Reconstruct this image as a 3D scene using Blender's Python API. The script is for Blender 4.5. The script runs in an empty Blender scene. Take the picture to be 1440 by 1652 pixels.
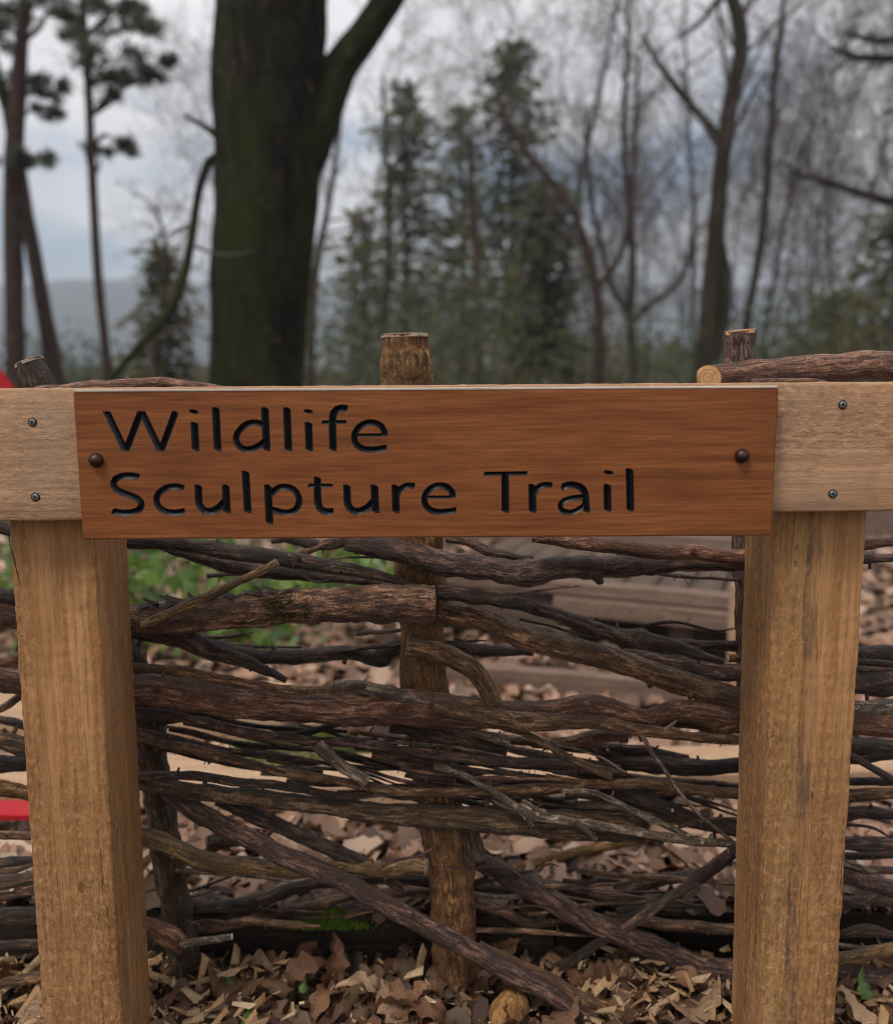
import bpy, bmesh, math, random
from mathutils import Vector, Matrix, noise as mnoise

R = math.radians
rnd = random.Random(7)
scene = bpy.context.scene
C = scene.collection

# ------------------------------------------------------------------ camera
H_CAM, PITCH, FPX = 0.92, R(8.4), 1442.0
cam_d = bpy.data.cameras.new("camera")
cam = bpy.data.objects.new("camera", cam_d)
C.objects.link(cam)
cam.location = (0, 0, H_CAM)
cam.rotation_euler = (R(90) - PITCH, 0, 0)
cam_d.sensor_fit = 'VERTICAL'
cam_d.sensor_height = 24.0
cam_d.lens = 24.0 * FPX / 1652.0
cam_d.clip_start = 0.02
cam_d.clip_end = 6000
cam_d.dof.use_dof = True
cam_d.dof.focus_distance = 1.09
cam_d.dof.aperture_fstop = cam_d.lens / 11.5
scene.camera = cam

# ------------------------------------------------------------------ sky, sun, exposure
SUN_EL, SUN_AZ = 58.0, -140.0          # azimuth from +Y, negative = to the left, behind the camera
world = bpy.data.worlds.new("World")
scene.world = world
world.use_nodes = True
wn, wl = world.node_tree.nodes, world.node_tree.links
wn.clear()
w_out = wn.new('ShaderNodeOutputWorld')
w_bg = wn.new('ShaderNodeBackground'); w_bg.inputs['Strength'].default_value = 0.088
w_sky = wn.new('ShaderNodeTexSky'); w_sky.sky_type = 'NISHITA'; w_sky.sun_disc = False
w_sky.sun_elevation = R(SUN_EL); w_sky.sun_rotation = R(SUN_AZ); w_sky.altitude = 100
w_tc = wn.new('ShaderNodeTexCoord')
w_map = wn.new('ShaderNodeMapping'); w_map.inputs['Scale'].default_value = (1.0, 1.0, 2.2)
w_map.inputs['Location'].default_value = (4.1, 3.3, 1.7)
w_n1 = wn.new('ShaderNodeTexNoise'); w_n1.inputs['Scale'].default_value = 2.6
w_n1.inputs['Detail'].default_value = 7; w_n1.inputs['Roughness'].default_value = 0.55
w_r1 = wn.new('ShaderNodeValToRGB')
w_r1.color_ramp.elements[0].position = 0.36; w_r1.color_ramp.elements[0].color = (0, 0, 0, 1)
w_r1.color_ramp.elements[1].position = 0.47; w_r1.color_ramp.elements[1].color = (1, 1, 1, 1)
w_n2 = wn.new('ShaderNodeTexNoise'); w_n2.inputs['Scale'].default_value = 4.0
w_n2.inputs['Detail'].default_value = 5
w_r2 = wn.new('ShaderNodeValToRGB')
w_r2.color_ramp.elements[0].position = 0.34; w_r2.color_ramp.elements[0].color = (6.2, 6.1, 6.3, 1)
w_r2.color_ramp.elements[1].position = 0.56; w_r2.color_ramp.elements[1].color = (8.2, 8.0, 7.9, 1)
w_mix = wn.new('ShaderNodeMixRGB')
wl.new(w_tc.outputs['Generated'], w_map.inputs['Vector'])
wl.new(w_map.outputs[0], w_n1.inputs['Vector']); wl.new(w_map.outputs[0], w_n2.inputs['Vector'])
wl.new(w_n1.outputs['Fac'], w_r1.inputs['Fac']); wl.new(w_n2.outputs['Fac'], w_r2.inputs['Fac'])
wl.new(w_r1.outputs[0], w_mix.inputs['Fac']); wl.new(w_sky.outputs[0], w_mix.inputs[1])
wl.new(w_r2.outputs[0], w_mix.inputs[2]); wl.new(w_mix.outputs[0], w_bg.inputs['Color'])
wl.new(w_bg.outputs[0], w_out.inputs['Surface'])

sun_d = bpy.data.lights.new("sun", 'SUN')
sun_d.energy = 1.5; sun_d.angle = R(14); sun_d.color = (1.0, 0.93, 0.84)
sun = bpy.data.objects.new("sun", sun_d); C.objects.link(sun)
_sd = Vector((math.sin(R(SUN_AZ)) * math.cos(R(SUN_EL)), math.cos(R(SUN_AZ)) * math.cos(R(SUN_EL)), math.sin(R(SUN_EL))))
sun.rotation_euler = (-_sd).to_track_quat('-Z', 'Y').to_euler()

scene.view_settings.view_transform = 'Standard'
scene.view_settings.look = 'None'
scene.view_settings.exposure = 0.77
scene.view_settings.gamma = 1
scene.view_settings.use_curve_mapping = False
scene.cycles.filter_width = 1.0
scene.cycles.max_bounces = 6
scene.cycles.diffuse_bounces = 3
scene.cycles.volume_bounces = 0

# ------------------------------------------------------------------ pixel <-> world
CF, SF = math.cos(PITCH), math.sin(PITCH)
FWD, UP = Vector((0, CF, -SF)), Vector((0, SF, CF))
CAMP = Vector((0, 0, H_CAM))
def ray(px, py):
    return FWD * FPX + Vector((1, 0, 0)) * (px - 720) + UP * (826 - py)
def at(px, py, Y):
    d = ray(px, py)
    return CAMP + d * (Y / d.y)
def on_ground(px, py, z=0.0):
    d = ray(px, py)
    return CAMP + d * ((z - H_CAM) / d.z)
def size_px(p, n):                       # metres covered by n photo pixels at point p
    return n * (p - CAMP).dot(FWD) / FPX

# ------------------------------------------------------------------ mesh builder
class MB:
    def __init__(s):
        s.v, s.f, s.m, s.b = [], [], [], []
    def add(s, verts, faces, mat=0, bark=None):
        o = len(s.v)
        s.v += [tuple(v) for v in verts]
        s.b += [tuple(b) for b in bark] if bark is not None else [tuple(v) for v in verts]
        s.f += [tuple(i + o for i in f) for f in faces]
        s.m += [mat] * len(faces)
    def mesh(s, name, mats, smooth=True):
        me = bpy.data.meshes.new(name)
        me.from_pydata(s.v, [], s.f)
        for m in (mats if isinstance(mats, (list, tuple)) else [mats]):
            me.materials.append(m)
        n = len(me.polygons)
        me.polygons.foreach_set('material_index', s.m[:n] if len(s.m) >= n else [0] * n)
        me.polygons.foreach_set('use_smooth', [smooth] * n)
        at_ = me.attributes.new('bark', 'FLOAT_VECTOR', 'POINT')
        flat = [c for b in s.b for c in b]
        at_.data.foreach_set('vector', flat)
        me.update()
        return me
    def build(s, name, mats, parent=None, smooth=True):
        o = bpy.data.objects.new(name, s.mesh(name, mats, smooth))
        C.objects.link(o)
        if parent is not None:
            o.parent = parent
        return o

def tag(o, label=None, cat=None, group=None, kind=None):
    if label: o['label'] = label
    if cat: o['category'] = cat
    if group: o['group'] = group
    if kind: o['kind'] = kind
    return o

def empty(name, loc=(0, 0, 0), **k):
    o = bpy.data.objects.new(name, None)
    o.empty_display_size = 0.1
    o.location = loc
    C.objects.link(o)
    bpy.context.view_layer.update()
    return tag(o, **k)

def keep(o, parent):                     # parent a mesh built in world space to an Empty that has a location only
    o.parent = parent
    o.matrix_parent_inverse = Matrix.Translation(-parent.location)
    return o

def copy_tree(o, parent=None):
    c = o.copy(); C.objects.link(c)
    if parent is not None: c.parent = parent
    for ch in list(o.children):
        if ch.name in C.objects: copy_tree(ch, c)
    return c

def catmull(pts, n_per):
    P = [pts[0] * 2 - pts[1]] + list(pts) + [pts[-1] * 2 - pts[-2]]
    out = []
    for i in range(1, len(P) - 2):
        p0, p1, p2, p3 = P[i - 1], P[i], P[i + 1], P[i + 2]
        n = n_per[i - 1]
        for k in range(n):
            t = k / n
            out.append(0.5 * ((2 * p1) + (p2 - p0) * t + (2 * p0 - 5 * p1 + 4 * p2 - p3) * t * t + (3 * p1 - p0 - 3 * p2 + p3) * t ** 3))
    out.append(P[-2].copy())
    return out

def frames(pts):
    n = len(pts); T = []
    for i in range(n):
        t = pts[min(i + 1, n - 1)] - pts[max(i - 1, 0)]
        T.append(t.normalized() if t.length > 1e-9 else Vector((0, 0, 1)))
    a = Vector((0, 0, 1)) if abs(T[0].z) < 0.9 else Vector((1, 0, 0))
    u = T[0].cross(a).normalized(); out = []
    for t in T:
        u = (u - t * u.dot(t)).normalized()
        out.append((t, u, t.cross(u)))
    return out

def tube(mb, pts, rads, sides=6, mat=0, rough=0.0, seed=0.0, cap0=True, cap1=True, capmat=None, rfreq=14.0, taper_cap=False):
    fr = frames(pts); V, B, F = [], [], []
    s = 0.0
    for i, p in enumerate(pts):
        if i: s += (p - pts[i - 1]).length
        t, u, w = fr[i]
        for k in range(sides):
            a = 2 * math.pi * k / sides
            ca, sa = math.cos(a), math.sin(a)
            r = rads[i]
            bv = Vector((ca * r + seed, sa * r + seed * .37, s))
            if rough:
                q = Vector((ca * r * 30 + seed * 9, sa * r * 30, s * rfreq + seed))
                r *= 1 + rough * mnoise.noise(q) + rough * .65 * mnoise.noise(q * 2.7) + rough * .4 * mnoise.noise(q * 6.1)
            V.append(p + u * ca * r + w * sa * r); B.append(bv)
    for i in range(len(pts) - 1):
        for k in range(sides):
            k2 = (k + 1) % sides
            F.append((i * sides + k, i * sides + k2, (i + 1) * sides + k2, (i + 1) * sides + k))
    mb.add(V, F, mat, B)
    cm = mat if capmat is None else capmat
    n = len(pts)
    if sides >= 3 and cap0:
        mb.add(V[:sides][::-1], [tuple(range(sides))], cm, [Vector((math.cos(2*math.pi*k/sides)*rads[0], math.sin(2*math.pi*k/sides)*rads[0], 0)) for k in range(sides)][::-1])
    if sides >= 3 and cap1:
        mb.add(V[-sides:], [tuple(range(sides))], cm, [Vector((math.cos(2*math.pi*k/sides)*rads[-1], math.sin(2*math.pi*k/sides)*rads[-1], s)) for k in range(sides)])
    return fr

def box(mb, c, sx, sy, sz, rot=None, mat=0, bev=0.0):
    """box with chamfered edges along its long axes (12 vertical-edge chamfer skipped: 8-gon profile along X)."""
    hx, hy, hz = sx / 2, sy / 2, sz / 2
    b = min(bev, hy * .45, hz * .45)
    prof = [(-hy + b, -hz), (hy - b, -hz), (hy, -hz + b), (hy, hz - b), (hy - b, hz), (-hy + b, hz), (-hy, hz - b), (-hy, -hz + b)] if b > 0 else [(-hy, -hz), (hy, -hz), (hy, hz), (-hy, hz)]
    n = len(prof)
    V = [Vector((x, y, z)) for x in (-hx, hx) for y, z in prof]
    F = [(k, (k + 1) % n, n + (k + 1) % n, n + k) for k in range(n)] + [tuple(range(n))[::-1], tuple(range(n, 2 * n))]
    B = [v.copy() for v in V]
    c = Vector(c)
    W = [(rot @ v if rot else v) + c for v in V]
    mb.add(W, [f[::-1] for f in F], mat, B)

# ------------------------------------------------------------------ materials
class NT:
    def __init__(s, name):
        s.m = bpy.data.materials.new(name); s.m.use_nodes = True
        s.t = s.m.node_tree; s.n = s.t.nodes; s.l = s.t.links
        s.p = s.n['Principled BSDF']
    def node(s, typ, **kw):
        nd = s.n.new(typ)
        for k, v in kw.items():
            if k in nd.inputs: nd.inputs[k].default_value = v
            else: setattr(nd, k, v)
        return nd
    def link(s, a, b): s.l.new(a, b)
    def noise(s, vec, scale, detail=4, rough=.55, dist=0.0):
        nd = s.n.new('ShaderNodeTexNoise')
        nd.inputs['Scale'].default_value = scale; nd.inputs['Detail'].default_value = detail
        nd.inputs['Roughness'].default_value = rough; nd.inputs['Distortion'].default_value = dist
        s.link(vec, nd.inputs['Vector']); return nd.outputs['Fac']
    def mapv(s, vec, scale, loc=(0, 0, 0)):
        nd = s.n.new('ShaderNodeMapping'); nd.inputs['Scale'].default_value = scale; nd.inputs['Location'].default_value = loc
        s.link(vec, nd.inputs['Vector']); return nd.outputs[0]
    def ramp(s, fac, stops):
        nd = s.n.new('ShaderNodeValToRGB'); e = nd.color_ramp.elements
        while len(e) < len(stops): e.new(0.5)
        for i, (p, c) in enumerate(stops):
            e[i].position = p; e[i].color = (*c, 1) if len(c) == 3 else c
        s.link(fac, nd.inputs['Fac']); return nd.outputs[0]
    def mix(s, fac, a, b, mode='MIX'):
        nd = s.n.new('ShaderNodeMixRGB'); nd.blend_type = mode
        for i, x in ((0, fac), (1, a), (2, b)):
            if isinstance(x, (int, float)): nd.inputs[i].default_value = x
            elif isinstance(x, tuple): nd.inputs[i].default_value = (*x, 1) if len(x) == 3 else x
            else: s.link(x, nd.inputs[i])
        return nd.outputs[0]
    def math(s, op, a, b=0.0):
        nd = s.n.new('ShaderNodeMath'); nd.operation = op
        for i, x in enumerate((a, b)):
            if isinstance(x, (int, float)): nd.inputs[i].default_value = x
            else: s.link(x, nd.inputs[i])
        return nd.outputs[0]
    def bump(s, h, dist, strength=1.0):
        nd = s.n.new('ShaderNodeBump'); nd.inputs['Distance'].default_value = dist; nd.inputs['Strength'].default_value = strength
        s.link(h, nd.inputs['Height']); s.link(nd.outputs[0], s.p.inputs['Normal'])
    def attr(s, name='bark'):
        nd = s.n.new('ShaderNodeAttribute'); nd.attribute_name = name; return nd.outputs['Vector']
    def obj(s):
        return s.n.new('ShaderNodeTexCoord').outputs['Object']
    def fin(s, col=None, rough=0.8, spec=0.3):
        if col is not None:
            if isinstance(col, tuple): s.p.inputs['Base Color'].default_value = (*col, 1)
            else: s.link(col, s.p.inputs['Base Color'])
        if isinstance(rough, (int, float)): s.p.inputs['Roughness'].default_value = rough
        else: s.link(rough, s.p.inputs['Roughness'])
        s.p.inputs['Specular IOR Level'].default_value = spec
        return s.m

def mul(c, k): return tuple(x * k for x in c)

def bark_mat(name, dark, mid, light, fleck=(0.30, 0.25, 0.19), fleck_amt=0.64, bump=0.004, moss=None, sc=1.0, spec=.5, rough=.48, crack=.5):
    n = NT(name); v = n.attr()
    k1 = 1.0 if sc == 1.0 else sc
    lon = n.noise(n.mapv(v, (210 * k1, 210 * k1, 34 * k1)), 1.0, 7, .68, .6)
    big = n.noise(n.mapv(v, (22 * k1, 22 * k1, 11 * k1)), 1.0, 4, .6)
    fine = n.noise(n.mapv(v, (460 * k1, 460 * k1, 300 * k1)), 1.0, 4, .75)
    vor = n.node('ShaderNodeTexVoronoi'); vor.feature = 'DISTANCE_TO_EDGE'
    wv = n.node('ShaderNodeVectorMath', operation='ADD')
    n.link(n.mapv(v, (230 * k1, 230 * k1, 38 * k1)), wv.inputs[0])
    cn = n.node('ShaderNodeTexNoise'); n.link(n.mapv(v, (60 * k1, 60 * k1, 40 * k1)), cn.inputs['Vector']); cn.inputs['Scale'].default_value = 1.0
    sv = n.node('ShaderNodeVectorMath', operation='SCALE'); n.link(cn.outputs['Color'], sv.inputs[0]); sv.inputs['Scale'].default_value = 2.6
    n.link(sv.outputs[0], wv.inputs[1]); n.link(wv.outputs[0], vor.inputs['Vector']); vor.inputs['Scale'].default_value = 1.0
    c = n.ramp(lon, [(.37, mul(dark, .7)), (.50, mul(mid, .82)), (.63, mul(light, 1.15))])
    c = n.mix(n.ramp(big, [(.40, (.85, .85, .85)), (.58, (0, 0, 0))]), c, mul(dark, 1.5))
    c = n.mix(n.ramp(vor.outputs['Distance'], [(.0, (crack,) * 3), (.09, (0, 0, 0))]), c, mul(dark, .55))
    fl = n.noise(n.mapv(v, (95 * k1, 95 * k1, 60 * k1), (3, 7, 1)), 1.0, 6, .72)
    c = n.mix(n.ramp(fl, [(fleck_amt, (0, 0, 0)), (fleck_amt + .04, (.7, .7, .7))]), c, fleck)
    c = n.mix(1.0, c, n.ramp(fine, [(.30, (.35, .33, .32)), (.47, (.95, .93, .92)), (.60, (1.5, 1.45, 1.4)), (.74, (2.2, 2.1, 2.0))]), 'MULTIPLY')
    if moss:
        ms = n.noise(n.mapv(v, (16 * k1, 16 * k1, 6 * k1), (9, 2, 4)), 1.0, 7, .75)
        mc = n.mix(n.ramp(fine, [(.35, (0, 0, 0)), (.65, (1, 1, 1))]), mul(moss[0], .6), mul(moss[0], 1.25))
        c = n.mix(n.ramp(ms, [(moss[1], (0, 0, 0)), (moss[1] + .14, (.8, .8, .8))]), c, mc)
    h = n.math('ADD', n.math('MULTIPLY', lon, 1.0), n.math('MULTIPLY', fine, .7))
    h = n.math('ADD', h, n.math('MULTIPLY', n.math('MINIMUM', vor.outputs['Distance'], .12), 1.5))
    h = n.math('ADD', h, n.math('MULTIPLY', big, 1.2))
    n.bump(h, bump / sc)
    return n.fin(c, rough, spec)

M = {}
M['bark_dark'] = bark_mat('bark_dark', (0.0112, 0.0059, 0.0034), (0.0579, 0.0293, 0.0178), (0.1932, 0.1070, 0.0653), bump=.005)
M['bark_purple'] = bark_mat('bark_purple', (0.0246, 0.0118, 0.0086), (0.1120, 0.0564, 0.0408), (0.3080, 0.1776, 0.1237), bump=.005)
M['bark_red'] = bark_mat('bark_red', (0.0470, 0.0176, 0.0086), (0.2016, 0.0870, 0.0464), (0.4166, 0.2176, 0.1218), bump=.0035, crack=.5)
M['bark_brown'] = bark_mat('bark_brown', (0.0448, 0.0206, 0.0086), (0.2016, 0.1011, 0.0464), (0.4570, 0.2528, 0.1259), bump=.0045)
M['bark_grey'] = bark_mat('bark_grey', (0.0448, 0.0294, 0.0189), (0.1814, 0.1247, 0.0805), (0.4838, 0.3528, 0.2374), fleck=(.46, .42, .34), fleck_amt=.58, bump=.0042)
M['bark_yellow'] = bark_mat('bark_yellow', (0.0616, 0.0333, 0.0103), (0.2554, 0.1470, 0.0537), (0.4570, 0.2822, 0.1187), moss=((.085, .072, .020), .56), crack=.5)
M['bark_olive'] = bark_mat('bark_olive', (0.0224, 0.0118, 0.0052), (0.1142, 0.0659, 0.0289), (0.3091, 0.1940, 0.0929), fleck=(.03, .02, .012), fleck_amt=.55, moss=((.085, .064, .026), .58), bump=.006)
M['bark_mossy'] = bark_mat('bark_mossy', (0.0269, 0.0147, 0.0069), (0.1277, 0.0706, 0.0341), (0.3226, 0.1940, 0.1032), moss=((.070, .064, .018), .57), bump=.005)
M['bark_tan'] = bark_mat('bark_tan', (0.1120, 0.0588, 0.0241), (0.3629, 0.2058, 0.0877), (0.6182, 0.3763, 0.1858), fleck=(.06, .038, .02), fleck_amt=.55, bump=.009, rough=.85, spec=.2)
M['bark_stake'] = bark_mat('bark_stake', (.105, .056, .024), (0.2352, 0.1082, 0.0413), (0.4166, 0.2176, 0.0949), fleck=(.035, .02, .01), fleck_amt=.58, bump=.004, rough=.75, spec=.25)
M['bark_stripped'] = bark_mat('bark_stripped', (0.0560, 0.0274, 0.0146), (0.2822, 0.1435, 0.0764), (0.6451, 0.3646, 0.2116), fleck=(.032, .02, .013), fleck_amt=.55, bump=.0045, sc=.8)

def cut_mat(name, a, b, rings=420):
    n = NT(name); v = n.attr()
    flat = n.mapv(v, (1, 1, 0))
    ln = n.node('ShaderNodeVectorMath', operation='LENGTH'); n.link(flat, ln.inputs[0])
    d = n.math('ADD', ln.outputs['Value'], n.math('MULTIPLY', n.noise(v, 60, 3), .006))
    w = n.math('SINE', n.math('MULTIPLY', d, rings * 3))
    c = n.mix(n.math('ADD', n.math('MULTIPLY', w, .5), .5), a, b)
    g = n.noise(v, 90, 4)
    c = n.mix(n.ramp(g, [(.5, (0, 0, 0)), (.8, (.7, .7, .7))]), c, mul(a, .5))
    n.bump(n.noise(v, 500, 3), .0008)
    return n.fin(c, .85, .2)
M['cut_fresh'] = cut_mat('cut_fresh', (.46, .24, .10), (.62, .36, .17))
M['cut_old'] = cut_mat('cut_old', (.16, .12, .085), (.26, .20, .15))
M['cut_pale'] = cut_mat('cut_pale', (.40, .30, .20), (.55, .43, .30))

def sawn_mat(name, cols, axis, bump=.0016, ringc=(0, 0), stain=.5, rough=.8, spec=.25, fur=1.0, ring_mix=.5, stripes=None, grey=None, arch=.16, saw_amt=.0, fsc=190, msc=26, knots=(), checks=0):
    """sawn timber: axis = grain direction index; object-space growth rings cut lengthwise."""
    n = NT(name); o = n.obj()
    sc_f = [fsc] * 3; sc_f[axis] = fsc * .047
    sc_m = [msc] * 3; sc_m[axis] = msc * .06
    sc_w = [7, 7, 7]; sc_w[axis] = 1.1
    fine = n.noise(n.mapv(o, sc_f), 1.0, 5, .6)
    med = n.noise(n.mapv(o, sc_m, (3, 1, 2)), 1.0, 5, .6, .5 if arch > .015 else .05)
    warp = n.noise(n.mapv(o, sc_w, (5, 8, 1)), 1.0, 3)
    # cathedral rings
    a, b = [i for i in range(3) if i != axis]
    sq = [1.0, 1.0, 1.0]; sq[axis] = arch
    shift = [0, 0, 0]; shift[axis] = ringc[0]; shift[b if axis != 2 else a] = ringc[1]
    ln = n.node('ShaderNodeVectorMath', operation='LENGTH')
    n.link(n.mapv(o, sq, shift), ln.inputs[0])
    d = n.math('ADD', ln.outputs['Value'], n.math('MULTIPLY', warp, .05 if arch > .015 else .012))
    ring = n.math('FRACT', n.math('MULTIPLY', d, 85.0))
    ringf = n.ramp(ring, [(.0, (0, 0, 0)), (.72, (.35, .35, .35)), (.9, (1, 1, 1)), (1.0, (0, 0, 0))])
    c = n.ramp(med, [(.28, cols[0]), (.5, cols[1]), (.72, cols[2])])
    c = n.mix(n.math('MULTIPLY', ringf, ring_mix), c, cols[0], 'MIX')
    c = n.mix(n.ramp(fine, [(.35, (.55, .55, .55)), (.6, (0, 0, 0))]), c, mul(cols[0], .75))
    st = n.noise(n.mapv(o, [s * .35 + 1.5 for s in sc_m], (1, 4, 6)), 1.0, 6, .7)
    c = n.mix(n.math('MULTIPLY', n.ramp(st, [(.56, (0, 0, 0)), (.76, (1, 1, 1))]), stain), c, mul(cols[0], .38))
    if stripes:
        for (lo, hi, col, amt) in stripes:           # mineral streaks along the grain
            sep = n.node('ShaderNodeSeparateXYZ'); n.link(o, sep.inputs[0])
            x = n.math('ADD', sep.outputs[0], n.math('MULTIPLY', n.math('SUBTRACT', n.noise(n.mapv(o, (3, 3, 3.5)), 1.0, 4), .5), .035))
            k = n.math('MULTIPLY', n.math('GREATER_THAN', x, lo), n.math('LESS_THAN', x, hi))
            k = n.math('MULTIPLY', k, n.ramp(n.noise(n.mapv(o, (90, 90, 12)), 1.0, 5, .65), [(.42, (0, 0, 0)), (.62, (amt,) * 3)]))
            c = n.mix(k, c, col)
    if grey:
        gq = n.noise(n.mapv(o, (4, 4, 4), (2, 2, 2)), 1.0, 4)
        c = n.mix(n.math('MULTIPLY', n.ramp(gq, [(.42, (0, 0, 0)), (.68, (1, 1, 1))]), grey[1]), c, grey[0])
    for (kx, kz, kr) in knots:
        sk = [1.0, 1.0, 1.0]; sk[axis] = .62; sk[b if axis == 0 else 1] = 0.0 if axis == 2 else 1.0
        if axis == 2: loc = (-kx, 0, -kz * .62)
        else: sk[1] = 0.0; loc = (-kx * .62, 0, -kz)
        kl = n.node('ShaderNodeVectorMath', operation='LENGTH'); n.link(n.mapv(o, sk, loc), kl.inputs[0])
        kd = n.math('ADD', kl.outputs['Value'], n.math('MULTIPLY', n.math('SUBTRACT', n.noise(o, 130, 4), .5), kr * 1.1))
        c = n.mix(n.ramp(n.math('DIVIDE', kd, kr * 2.0), [(.35, (.75, .75, .75)), (.62, (0, 0, 0))]), c, mul(cols[0], .5))
    if checks:                                   # fine drying checks along the grain
        cs = [95, 95, 95]; cs[axis] = 1.7
        ck = n.math('ABSOLUTE', n.math('SUBTRACT', n.noise(n.mapv(o, cs, (6, 2, 3)), 1.0, 2, .4), .5))
        gate = n.ramp(n.noise(n.mapv(o, (14, 14, 5), (1, 9, 4)), 1.0, 3), [(.5, (0, 0, 0)), (.58, (1, 1, 1))])
        ckm = n.math('MULTIPLY', n.math('MULTIPLY', n.math('LESS_THAN', ck, .007), gate), checks)
        c = n.mix(ckm, c, mul(cols[0], .3))
    # fuzzy saw tear-out in patches
    tear_s = [190, 190, 190]; tear_s[axis] = 95
    tear = n.noise(n.mapv(o, tear_s, (2, 3, 9)), 1.0, 6, .7)
    patch = n.ramp(n.noise(n.mapv(o, [s * .5 for s in sc_m], (7, 7, 7)), 1.0, 3), [(.38, (.15, .15, .15)), (.6, (1, 1, 1))])
    saw = [0, 0, 0]; saw[axis] = 1
    ws = n.node('ShaderNodeTexWave'); ws.wave_type = 'BANDS'; ws.bands_direction = 'XYZ'[axis]
    ws.inputs['Scale'].default_value = 55; ws.inputs['Distortion'].default_value = 4; ws.inputs['Detail'].default_value = 3
    n.link(o, ws.inputs['Vector'])
    h = n.math('ADD', n.math('MULTIPLY', fine, .5), n.math('MULTIPLY', n.math('MULTIPLY', tear, patch), 1.5 * fur))
    h = n.math('ADD', h, n.math('MULTIPLY', ws.outputs['Fac'], saw_amt * fur))
    n.bump(h, bump)
    c = n.mix(n.math('MULTIPLY', n.math('MULTIPLY', n.ramp(tear, [(.53, (0, 0, 0)), (.68, (.75, .75, .75))]), patch), fur), c, mul(cols[2], 1.15))
    c = n.mix(n.math('MULTIPLY', n.math('MULTIPLY', n.ramp(tear, [(.34, (.7, .7, .7)), (.46, (0, 0, 0))]), patch), fur), c, mul(cols[0], .62))
    spk = n.noise(n.mapv(o, (85, 85, 85), (4, 4, 1)), 1.0, 5, .75)
    c = n.mix(n.math('MULTIPLY', n.ramp(spk, [(.68, (0, 0, 0)), (.73, (.8, .8, .8))]), fur), c, mul(cols[0], .3))
    return n.fin(c, rough, spec)

M['board'] = sawn_mat('board_wood', ((.125, .038, .010), (.240, .078, .022), (.315, .112, .034)), 0, bump=.0005, ringc=(.35, -.42), stain=.15, rough=.55, spec=.22, fur=.10, ring_mix=.30, arch=.010, fsc=360, msc=95)
POSTC = ((.27, .126, .047), (.45, .225, .090), (.585, .325, .150))
M['post_l'] = sawn_mat('post_left_wood', POSTC, 2, ringc=(-.3, .02), stain=.55, bump=.0040, arch=.03, ring_mix=.45, knots=((.012, .64, .005),), checks=.8)
M['post_r'] = sawn_mat('post_right_wood', POSTC, 2, ringc=(-.55, .03), stain=.6, bump=.0040, arch=.025, ring_mix=.45, checks=.9, stripes=[(-.026, -.008, (.085, .062, .045), .75), (-.052, -.028, (.40, .27, .095), .5)])
M['rail'] = sawn_mat('rail_wood', ((.30, .152, .076), (.45, .248, .132), (.55, .33, .188)), 0, ringc=(.40, .0), stain=.35, bump=.0018, grey=((.30, .22, .15), .5), ring_mix=.38)
M['sleeper'] = sawn_mat('sleeper_wood', ((.008, .005, .003), (.022, .014, .009), (.046, .030, .019)), 0, ringc=(.1, .3), bump=.003, stain=.6, rough=.75)
M['plank_pale'] = sawn_mat('pale_plank_wood', ((.36, .215, .125), (.47, .30, .185), (.55, .38, .25)), 0, stain=.25)
M['plank_grey'] = sawn_mat('weathered_grey_wood', ((.11, .068, .048), (.20, .132, .098), (.29, .205, .16)), 0, stain=.35)
M['plank_brown'] = sawn_mat('weathered_brown_wood', ((.055, .036, .025), (.115, .078, .056), (.18, .125, .095)), 0, stain=.4)

n = NT('groove_paint'); M['paint'] = n.fin((.004, .0045, .006), .38, .4)
def metal(name, col, rough, mt=1.0):
    n = NT(name); o = n.obj()
    n.p.inputs['Metallic'].default_value = mt
    g = n.noise(o, 300, 4)
    n.bump(g, .0003)
    return n.fin(n.mix(g, mul(col, .6), mul(col, 1.3)), rough, .5)
M['bronze'] = metal('dark_bronze', (.060, .032, .022), .38, .75)
M['zinc'] = metal('zinc_plate', (.26, .26, .25), .5)
M['screw_hole'] = NT('dark_recess').fin((.01, .009, .008), .8)

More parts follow.
